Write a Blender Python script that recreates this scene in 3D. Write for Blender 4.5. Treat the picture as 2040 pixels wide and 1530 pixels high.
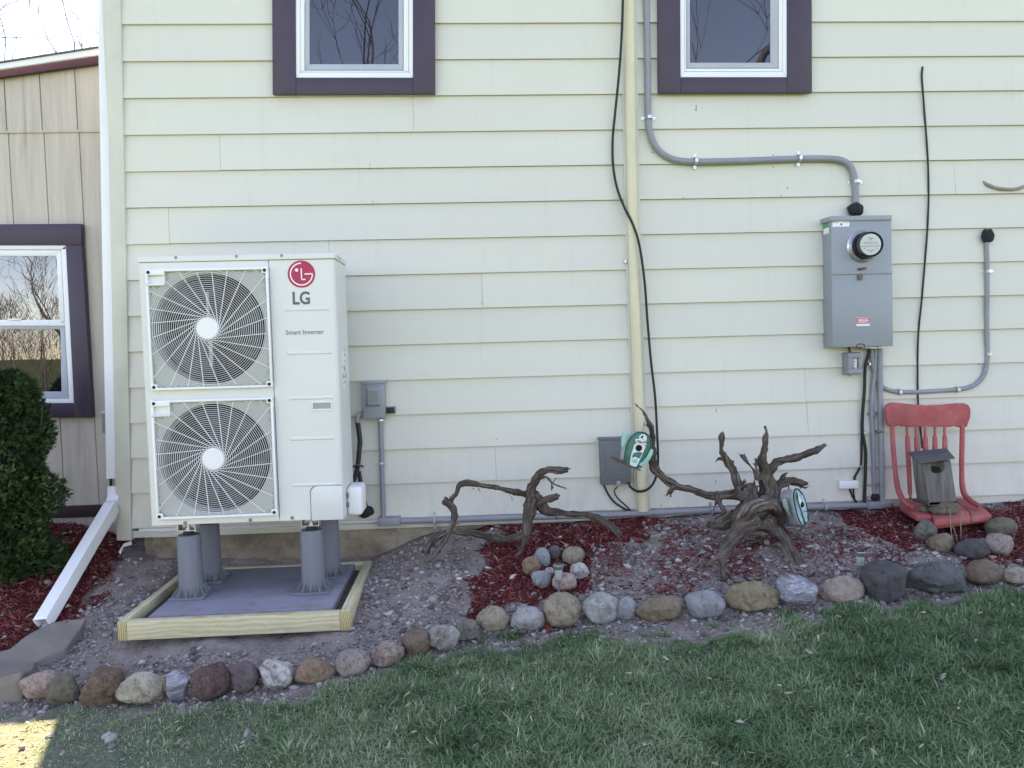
import bpy, bmesh, math, random
import numpy as np
from mathutils import Vector, Matrix, noise as mn
random.seed(7); RNG = np.random.default_rng(11)
scene = bpy.context.scene
COL = scene.collection
for o in list(bpy.data.objects): bpy.data.objects.remove(o)

# ---------------------------------------------------------------- camera, world, sun
EYE = np.array([0.0, -4.518, 1.5]); YAW, PITCH, ROLL, FPX = 0.0552, -0.0506, -0.0268, 1531.0
def cam_axes():
    cy, sy, cp, sp, cr, sr = math.cos(YAW), math.sin(YAW), math.cos(PITCH), math.sin(PITCH), math.cos(ROLL), math.sin(ROLL)
    f = np.array([sy, cy, 0]); r = np.array([cy, -sy, 0]); u = np.array([0, 0, 1.0])
    f2 = f*cp + u*sp; u2 = u*cp - f*sp
    return r*cr + u2*sr, u2*cr - r*sr, f2
CR, CU, CF = cam_axes()
cd = bpy.data.cameras.new('camera'); co = bpy.data.objects.new('camera', cd); COL.objects.link(co)
m = Matrix.Identity(4)
for i in range(3):
    m[i][0], m[i][1], m[i][2], m[i][3] = CR[i], CU[i], -CF[i], EYE[i]
co.matrix_world = m
cd.sensor_width = 36.0; cd.lens = FPX/2040*36.0; cd.clip_start = 0.05; cd.clip_end = 2000
scene.camera = co

SUN_EL = math.radians(63.7); SUN_DIR_H = Vector((-0.235, 1.0)).normalized()      # towards the sun: behind the house, a bit left
w = bpy.data.worlds.new('World'); scene.world = w; w.use_nodes = True
nt = w.node_tree; bg = nt.nodes['Background']
sky = nt.nodes.new('ShaderNodeTexSky'); sky.sky_type = 'NISHITA'; sky.sun_disc = False
sky.sun_elevation = SUN_EL; sky.sun_rotation = math.atan2(SUN_DIR_H.x, SUN_DIR_H.y)
sky.air_density = 0.65; sky.dust_density = 0.15; sky.ozone_density = 1.0
nt.links.new(sky.outputs[0], bg.inputs[0]); bg.inputs[1].default_value = 0.15
sl = bpy.data.lights.new('sun', 'SUN'); sl.energy = 4.3; sl.angle = math.radians(0.55); sl.color = (1.0, 0.93, 0.82)
so = bpy.data.objects.new('sun', sl); COL.objects.link(so)
to_sun = Vector((SUN_DIR_H.x*math.cos(SUN_EL), SUN_DIR_H.y*math.cos(SUN_EL), math.sin(SUN_EL)))
so.rotation_euler = to_sun.to_track_quat('Z', 'Y').to_euler(); so.location = (0, 12, 20)
vs = scene.view_settings; vs.view_transform = 'Standard'; vs.look = 'None'; vs.gamma = 1.0; vs.exposure = 2.52
vs.use_curve_mapping = False
vs.use_white_balance = True; vs.white_balance_temperature = 9100; vs.white_balance_tint = 20

# ---------------------------------------------------------------- photo pixel -> place
def ray(px, py):
    return CF + CR*((px-1020)/FPX) - CU*((py-765)/FPX)
def on(px, py, y):                         # point on the plane y = const
    d = ray(px, py); return Vector(EYE + d*((y-EYE[1])/d[1]))
def onx(px, py, x):
    d = ray(px, py); return Vector(EYE + d*((x-EYE[0])/d[0]))
def onz(px, py, z):
    d = ray(px, py); return Vector(EYE + d*((z-EYE[2])/d[2]))
def proj(P):
    q = np.asarray(P)-EYE; dz = q@CF; dz = np.where(dz < .05, .05, dz)
    return 1020+FPX*(q@CR)/dz, 765-FPX*(q@CU)/dz

# ---------------------------------------------------------------- ground shape
WX = [-60, -4, -2.7, -2.36, -2.02, -1.6, -.9, -.55, -.28, .167, .9, 1.38, 2.19, 2.5, 3.4, 5, 60]
WZ = [.45, .52, .51, .47, .345, .29, .26, .27, .40, .425, .44, .465, .445, .455, .455, .45, .4]
EDGE = [onz(px, py, z) for px, py, z in ((-300, 1440, 0.02), (60, 1400, .035), (350, 1398, .06), (700, 1347, .11), (1000, 1256, .17), (1200, 1241, .20), (1400, 1229, .22), (1760, 1198, .26), (2040, 1164, .29), (2300, 1140, .30))]
EX = [-60]+[e.x for e in EDGE]+[60]; EY = [EDGE[0].y]+[e.y for e in EDGE]+[EDGE[-1].y]; EZ = [EDGE[0].z]+[e.z for e in EDGE]+[EDGE[-1].z]
def smooth(a, k):                          # soften a piecewise-linear profile
    xs = np.linspace(-6, 6, 1201); ys = np.interp(xs, a[0], a[1]); ker = np.hanning(k); ker /= ker.sum()
    yp = np.convolve(np.pad(ys, k//2, mode='edge'), ker, 'valid')[:1201]; return xs, yp
WS, ES, EYS = smooth((WX, WZ), 31), smooth((EX, EZ), 41), smooth((EX, EY), 31)
def vnoise(x, y, s, seed=0):               # cheap smooth 2-D value noise, vectorised
    x = np.asarray(x, float)*s+seed*17.3; y = np.asarray(y, float)*s+seed*7.7
    xi, yi = np.floor(x), np.floor(y); fx, fy = x-xi, y-yi; fx = fx*fx*(3-2*fx); fy = fy*fy*(3-2*fy)
    h = lambda a, b: np.modf(np.abs(np.sin(a*127.1+b*311.7+seed*74.7)*43758.5453))[0]
    return (h(xi, yi)*(1-fx)+h(xi+1, yi)*fx)*(1-fy)+(h(xi, yi+1)*(1-fx)+h(xi+1, yi+1)*fx)*fy
def gz(x, y, rough=True):
    x = np.asarray(x, float); y = np.asarray(y, float)
    zw = np.interp(x, *WS); zb = np.interp(x, *ES); yb = np.interp(x, *EYS)
    yw = np.where(x < -2.0, .2, -.02)
    t = np.clip((y-yb)/(yw-yb), 0, 1); t2 = t+0.10*np.sin(t*math.pi)
    z = zb+(zw-zb)*t2
    z = np.where(y < yb, zb-.055*np.clip(yb-y, 0, 3.2), z)
    d = np.hypot(x, y+1); z = z*np.clip(1-(d-7)/25, 0, 1)
    pad = np.clip(1-np.maximum(np.abs(x+1.15)-.5, np.abs(y+.5)-.46)/.05, 0, 1)
    z = np.where(pad > 0, z*(1-pad)+np.minimum(z, .17)*pad, z)
    if rough:
        bed = np.clip((y-yb+.12)/.15, 0, 1)
        z = z+(vnoise(x, y, 5, 1)-.5)*.022*(.4+bed)+(vnoise(x, y, 16, 2)-.5)*.010+(vnoise(x, y, 45, 3)-.5)*.006*bed
    return z
def ong(px, py):
    z = .2
    for _ in range(40):
        p = onz(px, py, z); z = z*.4+.6*float(gz(p.x, p.y, False))
    return onz(px, py, z)

# ---------------------------------------------------------------- scene helpers
def wl(o):
    v = Vector((0, 0, 0))
    while o: v += o.location; o = o.parent
    return v
def thing(name, label, cat, loc, group=None):
    o = bpy.data.objects.new(name, None); o.empty_display_size = .05; o.location = loc; COL.objects.link(o)
    o['label'] = label; o['category'] = cat
    if group: o['group'] = group
    return o
def tag(o, label=None, cat=None, group=None, kind=None):
    for k, v in (('label', label), ('category', cat), ('group', group), ('kind', kind)):
        if v: o[k] = v
    return o
def link_mesh(name, me, mat, parent=None, loc=None):
    o = bpy.data.objects.new(name, me)
    if mat is not None and not me.materials: me.materials.append(mat)
    COL.objects.link(o)
    if parent: o.parent = parent
    if loc is not None: o.location = loc
    return o
class MB:
    def __init__(self): self.bm = bmesh.new(); self.uv = None
    def _take(self, fn):
        return fn(self.bm)
    def faces_pts(self, pts, faces):
        vs_ = [self.bm.verts.new(p) for p in pts]; out = []
        for f in faces:
            try: out.append(self.bm.faces.new([vs_[i] for i in f]))
            except ValueError: pass
        return vs_, out
    def loft(self, A, B, bev=0, seg=2):                      # solid between two equal rings
        n = len(A); pts = list(A)+list(B)
        fs = [list(range(n)), list(range(2*n-1, n-1, -1))]+[[i, i+n, (i+1) % n+n, (i+1) % n] for i in range(n)]
        tmp = bmesh.new(); vv = [tmp.verts.new(p) for p in pts]
        for f in fs: tmp.faces.new([vv[i] for i in f])
        bmesh.ops.recalc_face_normals(tmp, faces=tmp.faces)
        if bev > 0:
            es = [e for e in tmp.edges if len(e.link_faces) == 2 and e.calc_face_angle(0) > .5]
            bmesh.ops.bevel(tmp, geom=es, offset=bev, segments=seg, affect='EDGES', profile=.5, clamp_overlap=True)
        self.merge(tmp); return self
    def merge(self, tmp):
        me = bpy.data.meshes.new('tmp'); tmp.to_mesh(me); tmp.free(); self.bm.from_mesh(me); bpy.data.meshes.remove(me)
    def box(self, x0, x1, y0, y1, z0, z1, bev=0, seg=2):
        A = [Vector(p) for p in ((x0, y0, z0), (x1, y0, z0), (x1, y0, z1), (x0, y0, z1))]
        B = [Vector((p.x, y1, p.z)) for p in A]
        return self.loft(A, B, bev, seg)
    def px(self, pts, y0, y1, bev=0, seg=2):                  # outline seen at the plane y0 extruded back to y1
        A = [on(a, b, y0) for a, b in pts]; B = [Vector((p.x, y1, p.z)) for p in A]
        return self.loft(A, B, bev, seg)
    def rect(self, x0, y0, x1, y1, d0, d1, bev=0, seg=2):     # axis-aligned box from two opposite photo corners
        a, b = on(x0, y0, d0), on(x1, y1, d0)
        return self.box(min(a.x, b.x), max(a.x, b.x), d0, d1, min(a.z, b.z), max(a.z, b.z), bev, seg)
    def cyl(self, c, axis, r, h, n=24, r2=None, bev=0, cap=True):   # from c along axis
        axis = Vector(axis).normalized(); q = axis.to_track_quat('Z', 'Y'); r2 = r if r2 is None else r2
        A = [Vector(c)+q @ Vector((r*math.cos(i*2*math.pi/n), r*math.sin(i*2*math.pi/n), 0)) for i in range(n)]
        B = [Vector(c)+axis*h+q @ Vector((r2*math.cos(i*2*math.pi/n), r2*math.sin(i*2*math.pi/n), 0)) for i in range(n)]
        return self.loft(A, B, bev)
    def lathe(self, c, axis, prof, n=32):                     # prof: (radius, height) from bottom to top
        axis = Vector(axis).normalized(); q = axis.to_track_quat('Z', 'Y'); rings = []
        for r, h in prof:
            rings.append([self.bm.verts.new(Vector(c)+q @ Vector((max(r, 1e-4)*math.cos(i*2*math.pi/n), max(r, 1e-4)*math.sin(i*2*math.pi/n), h))) for i in range(n)])
        for a, b in zip(rings, rings[1:]):
            for i in range(n): self.bm.faces.new([a[i], a[(i+1) % n], b[(i+1) % n], b[i]])
        self.bm.faces.new(rings[0][::-1]); self.bm.faces.new(rings[-1]); return self
    def tube(self, pts, r, n=10, step=None, flat=1.0, cap=True):
        P = curve(pts, step) if step else [Vector(p) for p in pts]
        R = r if isinstance(r, (list, tuple)) else [r]*len(pts)
        if step: R = list(np.interp(np.linspace(0, len(pts)-1, len(P)), range(len(pts)), R))
        rings = []; up = None
        for i, p in enumerate(P):
            t = (P[min(i+1, len(P)-1)]-P[max(i-1, 0)]).normalized()
            if up is None: up = t.orthogonal().normalized()
            up = (up-t*up.dot(t)).normalized(); s = t.cross(up)
            rings.append([self.bm.verts.new(p+(up*math.cos(a)+s*math.sin(a))*R[i]) for a in (k*2*math.pi/n for k in range(n))])
        for a, b in zip(rings, rings[1:]):
            for k in range(n): self.bm.faces.new([a[k], a[(k+1) % n], b[(k+1) % n], b[k]])
        if cap: self.bm.faces.new(rings[0][::-1]); self.bm.faces.new(rings[-1])
        return self
    def build(self, name, mat, parent=None, smooth_ang=35, loc=None):
        bmesh.ops.recalc_face_normals(self.bm, faces=self.bm.faces)
        base = wl(parent) if parent else Vector((0, 0, 0))
        if parent is None:                                     # a one-mesh thing sits at its own base
            c = [v.co for v in self.bm.verts]
            base = Vector(((min(p.x for p in c)+max(p.x for p in c))/2, (min(p.y for p in c)+max(p.y for p in c))/2, min(p.z for p in c)))
        bmesh.ops.translate(self.bm, verts=self.bm.verts, vec=-base)
        me = bpy.data.meshes.new(name); self.bm.to_mesh(me); self.bm.free()
        if smooth_ang:
            me.shade_smooth(); 
            try: me.set_sharp_from_angle(angle=math.radians(smooth_ang))
            except Exception: pass
        return link_mesh(name, me, mat, parent, None if parent else base)
def curve(pts, step):                                          # Catmull-Rom
    P = [Vector(p) for p in pts]
    if len(P) == 2:
        k = max(2, int((P[1]-P[0]).length/step)); return [P[0].lerp(P[1], i/k) for i in range(k+1)]
    P = [P[0]*2-P[1]]+P+[P[-1]*2-P[-2]]; out = []
    for i in range(1, len(P)-2):
        k = max(1, int(round((P[i+1]-P[i]).length/step)))
        for j in range(k):
            t = j/k; a, b, c, d = P[i-1:i+3]
            out.append(.5*((2*b)+(c-a)*t+(2*a-5*b+4*c-d)*t*t+(3*b-a-3*c+d)*t**3))
    out.append(P[-2].copy()); return out
def bulk(name, V, F, mat, parent=None, attrs=None, smooth_=False):   # numpy mesh, all faces the same size
    me = bpy.data.meshes.new(name); V = np.asarray(V, np.float32); F = np.asarray(F, np.int32); k = F.shape[1]
    me.vertices.add(len(V)); me.vertices.foreach_set('co', V.ravel())
    me.loops.add(F.size); me.loops.foreach_set('vertex_index', F.ravel())
    me.polygons.add(len(F)); me.polygons.foreach_set('loop_start', np.arange(0, F.size, k, dtype=np.int32))
    for n_, a in (attrs or {}).items():
        at = me.attributes.new(n_, 'FLOAT', 'POINT'); at.data.foreach_set('value', np.asarray(a, np.float32))
    me.update(calc_edges=True); me.validate()
    if smooth_: me.shade_smooth()
    return link_mesh(name, me, mat, parent)

# ---------------------------------------------------------------- materials
def lin(h):                                                    # sRGB 0-255 -> linear
    return tuple((c/255/12.92 if c/255 <= .04045 else ((c/255+.055)/1.055)**2.4) for c in h)
class NT:
    def __init__(self, name):
        self.m = bpy.data.materials.new(name); self.m.use_nodes = True; self.t = self.m.node_tree
        self.b = self.t.nodes['Principled BSDF']; self.o = self.t.nodes['Material Output']
    def n(self, t, **k):
        x = self.t.nodes.new('ShaderNode'+t)
        for a, v in k.items():
            if a.startswith('i_'):
                key = a[2:]; x.inputs[int(key) if key.isdigit() else key.replace('_', ' ')].default_value = v
            else: setattr(x, a, v)
        return x
    def l(self, a, b): self.t.links.new(a, b)
    def coord(self, scale=(1, 1, 1), kind='Object'):
        tc = self.n('TexCoord'); mp = self.n('Mapping'); mp.inputs['Scale'].default_value = scale
        self.l(tc.outputs[kind], mp.inputs[0]); return mp.outputs[0]
    def noise(self, vec, scale, detail=5, rough=.6, dist=0):
        x = self.n('TexNoise'); x.inputs['Scale'].default_value = scale; x.inputs['Detail'].default_value = detail
        x.inputs['Roughness'].default_value = rough; x.inputs['Distortion'].default_value = dist; self.l(vec, x.inputs['Vector']); return x.outputs[0]
    def ramp(self, fac, stops, interp='LINEAR'):
        x = self.n('ValToRGB'); cr = x.color_ramp; cr.interpolation = interp
        while len(cr.elements) < len(stops): cr.elements.new(.5)
        for e, (p, c) in zip(cr.elements, stops): e.position = p; e.color = (*c, 1) if len(c) == 3 else c
        self.l(fac, x.inputs[0]); return x.outputs[0]
    def mix(self, fac, a, b, mode='MIX'):
        x = self.n('MixRGB', blend_type=mode)
        for i, v in ((0, fac), (1, a), (2, b)):
            if isinstance(v, (int, float)): x.inputs[i].default_value = v
            elif isinstance(v, tuple): x.inputs[i].default_value = (*v, 1)
            else: self.l(v, x.inputs[i])
        return x.outputs[0]
    def math(self, op, a, b=0.0):
        x = self.n('Math', operation=op)
        for i, v in ((0, a), (1, b)):
            if isinstance(v, (int, float)): x.inputs[i].default_value = v
            else: self.l(v, x.inputs[i])
        return x.outputs[0]
    def bump(self, h, strength, dist=.01, prev=None):
        x = self.n('Bump'); x.inputs['Strength'].default_value = strength; x.inputs['Distance'].default_value = dist; self.l(h, x.inputs['Height'])
        if prev is not None: self.l(prev, x.inputs['Normal'])
        self.l(x.outputs[0], self.b.inputs['Normal']); return x.outputs[0]
    def col(self, c):
        if isinstance(c, tuple): self.b.inputs['Base Color'].default_value = (*c, 1)
        else: self.l(c, self.b.inputs['Base Color'])
    def set(self, rough=.6, metal=0, spec=.5):
        self.b.inputs['Roughness'].default_value = rough; self.b.inputs['Metallic'].default_value = metal; self.b.inputs['Specular IOR Level'].default_value = spec
MATS = {}
def paint(name, c, rough=.55, var=.08, scale=4, bump=.0, bscale=120, metal=0, spec=.4, c2=None, stretch=(1, 1, 1), dirt=0, dirtc=(.12, .10, .08)):
    if name in MATS: return MATS[name]
    t = NT(name); v = t.coord(stretch); n1 = t.noise(v, scale, 6)
    d = c2 or tuple(x*(1-var*2) for x in c)
    colr = t.ramp(n1, [(.3, d), (.7, c)])
    if dirt:
        n2 = t.noise(t.coord(), scale*2.3, 8, .7); colr = t.mix(t.math('MULTIPLY', t.ramp(n2, [(.5, (0, 0, 0)), (.75, (1, 1, 1))]), dirt), colr, dirtc)
    t.col(colr); t.set(rough, metal, spec)
    if bump: t.bump(t.noise(v, bscale, 4), bump, .002)
    MATS[name] = t.m; return t.m
# --- house
def siding_mat():
    t = NT('painted lap siding'); v = t.coord((.6, 1, 1.6)); n1 = t.noise(v, 1.6, 4)
    c = t.ramp(n1, [(.3, (.625, .605, .525)), (.7, (.665, .64, .56))])
    inf = t.n('ObjectInfo'); c = t.mix(t.math('MULTIPLY', inf.outputs['Random'], .55), c, (.61, .58, .52))
    streak = t.noise(t.coord((9, 1, .7)), 2.2, 8, .75); c = t.mix(t.math('MULTIPLY', t.ramp(streak, [(.55, (0, 0, 0)), (.8, (1, 1, 1))]), .26), c, (.42, .41, .35))
    spot = t.noise(t.coord(), 55, 2, .5); c = t.mix(t.math('MULTIPLY', t.ramp(spot, [(.74, (0, 0, 0)), (.8, (1, 1, 1))]), .22), c, (.3, .29, .24))
    sp = t.n('SeparateXYZ'); tc = t.n('TexCoord'); t.l(tc.outputs['Object'], sp.inputs[0])
    low = t.math('MULTIPLY', t.math('SUBTRACT', .95, sp.outputs[2]), 1.6); low = t.math('MULTIPLY', t.math('MAXIMUM', low, 0.0), t.ramp(t.noise(t.coord((3, 1, 1.2)), 4, 8, .75), [(.45, (0, 0, 0)), (.75, (1, 1, 1))]))
    c = t.mix(t.math('MINIMUM', t.math('MULTIPLY', low, .6), .5), c, (.36, .31, .25))
    chalk = t.noise(t.coord((.5, 1, 1.5)), 1.1, 6, .65); c = t.mix(t.math('MULTIPLY', t.ramp(chalk, [(.42, (0, 0, 0)), (.7, (1, 1, 1))]), .30), c, (.60, .565, .545))
    t.col(c); t.set(.5, 0, .3); g = t.noise(t.coord((1.2, 1, 22)), 12, 5, .6); b1 = t.bump(g, .12, .002)
    t.bump(t.noise(t.coord((.5, 1, 2.5)), 2.0, 2), .25, .02, b1); return t.m
M_SIDING = siding_mat()
M_CORNER = paint('corner board paint', (.615, .60, .525), .5, .06, 2, .1, 60, dirt=.15)
M_PURPLE = paint('dark purple trim paint', (.060, .040, .068), .45, .10, 3, .15, 90)
M_WHITE = paint('white vinyl', (.80, .80, .82), .35, .03, 3)
M_CAULK = paint('white caulk', (.74, .72, .70), .6, .06, 20, .3, 60)
M_SCREEN = paint('grey screen frame', (.42, .43, .48), .4, .05, 5)
M_CREAM = paint('cream painted pipe', (.70, .62, .44), .45, .08, 3, .1, 40, dirt=.22, dirtc=(.45, .36, .24))
M_CONCRETE = None
def glass_mat(name, tint, refl):
    t = NT(name); g = t.n('BsdfGlossy'); g.inputs['Roughness'].default_value = .004; g.inputs['Color'].default_value = (.95, .97, 1, 1)
    d = t.n('BsdfDiffuse'); v = t.coord(); n1 = t.noise(v, 1.3, 3); t.l(t.ramp(n1, [(.3, tuple(x*.6 for x in tint)), (.7, tint)]), d.inputs['Color'])
    wav = t.n('Bump'); wav.inputs['Strength'].default_value = .03; wav.inputs['Distance'].default_value = .02; t.l(t.noise(v, 2.2, 1), wav.inputs['Height']); t.l(wav.outputs[0], g.inputs['Normal'])
    lw = t.n('LayerWeight'); lw.inputs['Blend'].default_value = .35
    mx = t.n('MixShader'); t.l(t.math('ADD', t.math('MULTIPLY', lw.outputs['Fresnel'], .5), refl), mx.inputs[0]); t.l(d.outputs[0], mx.inputs[1]); t.l(g.outputs[0], mx.inputs[2]); t.l(mx.outputs[0], t.o.inputs[0]); return t.m
M_GLASS = glass_mat('window glass', (.012, .013, .020), .13)
M_GLASS_SCR = glass_mat('window glass behind insect screen', (.010, .012, .026), .070)
M_GLASS_LOW = glass_mat('lower sash glass behind screen', (.012, .012, .018), .07)
def weathered_wood(name, c1, c2, c3, sc=6, axis=2, bump=.5):
    t = NT(name); s = [14, 14, 14]; s[axis] = .9; v = t.coord(tuple(s)); n1 = t.noise(v, sc*.3, 8, .65, .6)
    c = t.ramp(n1, [(.25, c1), (.5, c2), (.75, c3)]); blot = t.noise(t.coord(), 2.2, 5, .6)
    c = t.mix(t.math('MULTIPLY', t.ramp(blot, [(.4, (0, 0, 0)), (.7, (1, 1, 1))]), .5), c, c2)
    t.col(c); t.set(.8, 0, .2); t.bump(n1, bump, .003); return t.m
M_SHED = weathered_wood('weathered tan plywood siding', (.38, .32, .275), (.52, .455, .405), (.60, .54, .485), 5, 2, .25)
M_ROOF = paint('grey shingles', (.12, .115, .11), .9, .2, 12, .5, 60)
M_BAND = paint('dark maroon trim', (.045, .022, .026), .6, .15, 5)
def foundation_mat():
    t = NT('old rendered foundation'); v = t.coord(); n1 = t.noise(v, 3.5, 10, .68); n2 = t.noise(v, 13, 8, .7)
    c = t.ramp(n1, [(.28, (.12, .092, .07)), (.45, (.28, .225, .17)), (.6, (.37, .31, .24)), (.75, (.48, .43, .35))])
    c = t.mix(t.ramp(n2, [(.35, (.35, .35, .35)), (.5, (0, 0, 0))]), c, (.15, .115, .09)); t.col(c); t.set(.95, 0, .1)
    b1 = t.bump(n2, .8, .02); t.bump(t.noise(v, 60, 4), .5, .004, b1); return t.m
M_FOUND = foundation_mat()
# --- metals, plastics
M_ELEC = paint('grey enamel box', (.27, .295, .325), .42, .04, 3, .05, 90, spec=.5, dirt=.07)
M_ELEC_D = paint('dark grey plastic box', (.155, .16, .172), .5, .06, 4, dirt=.1)
M_PVC = paint('grey conduit plastic', (.275, .275, .315), .45, .08, 4, dirt=.12, dirtc=(.2, .18, .16))
M_PVC2 = paint('weathered grey cable jacket', (.30, .31, .335), .6, .12, 14, .1, 60, dirt=.2)
M_GALV = paint('galvanised strap', (.62, .64, .66), .32, .12, 30, metal=.85)
M_BLACK = paint('black cable jacket', (.012, .012, .014), .5, .1, 10)
M_PUTTY = paint('black duct putty', (.028, .026, .032), .9, .25, 40, 1.0, 60)
M_RUST = paint('rusty hasp', (.22, .13, .09), .7, .3, 60, .2, 200, metal=.4)
M_RED = paint('red warning sticker', (.62, .03, .045), .4, .02, 5)
M_STICK = paint('white sticker', (.78, .78, .80), .45, .02, 5)
M_GREEN = paint('green sticker', (.03, .32, .12), .45, .02, 5)
M_INK = paint('dark print', (.03, .03, .035), .5, .02, 5)
M_HP = paint('ivory heat pump enamel', (.68, .675, .645), .4, .02, 1.5, spec=.5, dirt=.10, dirtc=(.42, .40, .35))
M_HPW = paint('white grille plastic', (.78, .78, .775), .4, .015, 2)
M_PANEL_SHADE = paint('panel enamel with shade painted in', (.46, .46, .425), .5, .03, 2)  # panel enamel, darkened to paint in the shade behind the guards
M_DARK = paint('dark coil fins', (.012, .011, .018), .6, .3, 30)
M_FAN = paint('fan plastic with shade painted in', (.05, .05, .055), .5, .1, 5)  # whitish plastic coloured dark: shade inside the housing is painted in
M_BRKT = paint('motor bracket', (.45, .46, .46), .5, .1, 5)
M_LOGO = paint('crimson logo print', (.47, .02, .075), .4, .02, 4)
M_LOGOT = paint('grey lettering print', (.115, .11, .13), .45, .02, 4)
M_LOGOW = paint('white logo print', (.85, .82, .84), .4, .01, 4)
M_POST = paint('grey recycled plastic post', (.165, .172, .195), .6, .08, 5, .15, 150, stretch=(8, 8, 1), dirt=.12, dirtc=(.16, .13, .11))
M_RUBBER = paint('black rubber', (.018, .018, .022), .7, .1, 10)
def slab_mat():
    t = NT('grey composite slab'); v = t.coord(); n1 = t.noise(v, 3.5, 8, .6)
    c = t.ramp(n1, [(.3, (.215, .205, .255)), (.7, (.27, .262, .315))])
    n2 = t.noise(t.coord((1, 1.6, 1)), 4.6, 9, .72, .5); sep = t.n('SeparateXYZ'); tc = t.n('TexCoord'); t.l(tc.outputs['Object'], sep.inputs[0])
    c = t.mix(t.math('MULTIPLY', t.ramp(n2, [(.48, (0, 0, 0)), (.62, (1, 1, 1))]), .6), c, (.185, .155, .145))
    n3 = t.noise(v, 34, 3); c = t.mix(t.ramp(n3, [(.69, (0, 0, 0)), (.72, (.8, .8, .8))]), c, (.10, .075, .055))
    t.col(c); t.set(.75, 0, .25); t.bump(t.noise(v, 90, 5), .3, .002); return t.m
M_SLAB = slab_mat()
def timber_mat():
    t = NT('new treated pine'); tc = t.n('TexCoord'); mp = t.n('Mapping'); t.l(tc.outputs['UV'], mp.inputs[0])
    n0 = t.noise(mp.outputs[0], 2.4, 3, .5); wv = t.n('TexWave', wave_type='BANDS', bands_direction='Y'); wv.inputs['Scale'].default_value = 4.2; wv.inputs['Distortion'].default_value = 7; wv.inputs['Detail'].default_value = 3; wv.inputs['Detail Scale'].default_value = .9
    t.l(mp.outputs[0], wv.inputs['Vector']); c = t.ramp(wv.outputs[1], [(.0, (.51, .43, .265)), (.45, (.58, .50, .335)), (1, (.63, .56, .40))])
    c = t.mix(t.ramp(n0, [(.4, (0, 0, 0)), (.75, (.45, .45, .45))]), c, (.42, .43, .25))
    fi = t.n('Mapping'); fi.inputs['Scale'].default_value = (1.2, 16, 1); t.l(tc.outputs['UV'], fi.inputs[0]); c = t.mix(t.ramp(t.noise(fi.outputs[0], 2.2, 7, .7), [(.45, (.0, .0, .0)), (.75, (.55, .55, .55))]), c, (.40, .31, .17)); kn = t.noise(mp.outputs[0], 2.6, 4, .6, .4); c = t.mix(t.ramp(kn, [(.60, (0, 0, 0)), (.70, (.75, .75, .75))]), c, (.36, .20, .09))
    dn = t.noise(t.coord(), 14, 6, .7); c = t.mix(t.math('MULTIPLY', t.ramp(dn, [(.52, (0, 0, 0)), (.72, (1, 1, 1))]), .35), c, (.26, .21, .15))
    t.col(c); t.set(.7, 0, .25); t.bump(wv.outputs[1], .12, .002); return t.m
M_TIMBER = timber_mat()
def endgrain_mat():
    t = NT('pine end grain'); tc = t.n('TexCoord'); wv = t.n('TexWave', wave_type='RINGS', rings_direction='Y'); wv.inputs['Scale'].default_value = 38; wv.inputs['Distortion'].default_value = 1.5
    mp = t.n('Mapping'); mp.inputs['Location'].default_value = (.0, 0, .02); t.l(tc.outputs['Object'], mp.inputs[0]); t.l(mp.outputs[0], wv.inputs['Vector'])
    t.col(t.ramp(wv.outputs[1], [(0, (.26, .17, .08)), (.6, (.50, .40, .20)), (1, (.58, .49, .27))])); t.set(.8, 0, .2); return t.m
M_END = endgrain_mat()
def bark_mat():
    t = NT('weathered driftwood'); tc = t.n('TexCoord'); mp = t.n('Mapping'); mp.inputs['Scale'].default_value = (26, 5, 1); t.l(tc.outputs['UV'], mp.inputs[0])
    n1 = t.noise(mp.outputs[0], 1.0, 8, .7, .8); n2 = t.noise(t.coord(), 7, 5, .6)
    c = t.ramp(n1, [(.30, (.015, .010, .008)), (.42, (.075, .053, .044)), (.56, (.21, .165, .14)), (.73, (.50, .43, .375))])
    c = t.mix(t.ramp(n2, [(.42, (.75, .75, .75)), (.62, (0, 0, 0))]), c, (.048, .032, .024), 'MULTIPLY') if False else t.mix(t.ramp(n2, [(.40, (.6, .6, .6)), (.6, (0, 0, 0))]), c, (.045, .032, .026)); c = t.mix(t.math('MULTIPLY', t.ramp(t.noise(t.coord(), 4.5, 6, .7), [(.52, (0, 0, 0)), (.66, (1, 1, 1))]), .38), c, t.mix(n1, (.06, .048, .042), (.36, .31, .28)))
    t.col(c); t.set(.85, 0, .2); b1 = t.bump(n1, 1.0, .014); t.bump(t.noise(t.coord(), 60, 5), .5, .004, b1); return t.m
M_BARK = bark_mat()
def chair_mat():
    t = NT('faded red chair paint'); v = t.coord((1, 1, 1)); n1 = t.noise(v, 9, 8, .65); n2 = t.noise(t.coord((1, 1, 6)), 14, 6, .6)
    c = t.ramp(n1, [(.3, (.37, .070, .068)), (.55, (.45, .105, .105)), (.75, (.52, .165, .155))])
    c = t.mix(t.ramp(n2, [(.60, (0, 0, 0)), (.72, (.6, .6, .6))]), c, (.22, .07, .06)); c = t.mix(t.ramp(t.noise(v, 26, 7, .75), [(.62, (0, 0, 0)), (.70, (.7, .7, .7))]), c, (.50, .33, .29)); c = t.mix(t.ramp(t.noise(v, 5, 7, .75), [(.46, (0, 0, 0)), (.66, (.6, .6, .6))]), c, (.27, .11, .105)); gr = t.noise(t.coord((1, 1, .25)), 30, 6, .7); c = t.mix(t.ramp(gr, [(.64, (0, 0, 0)), (.69, (.8, .8, .8))]), c, (.19, .145, .12)); t.col(c); t.set(.65, 0, .25); t.bump(n2, .2, .002); return t.m
M_CHAIR = chair_mat()
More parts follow.
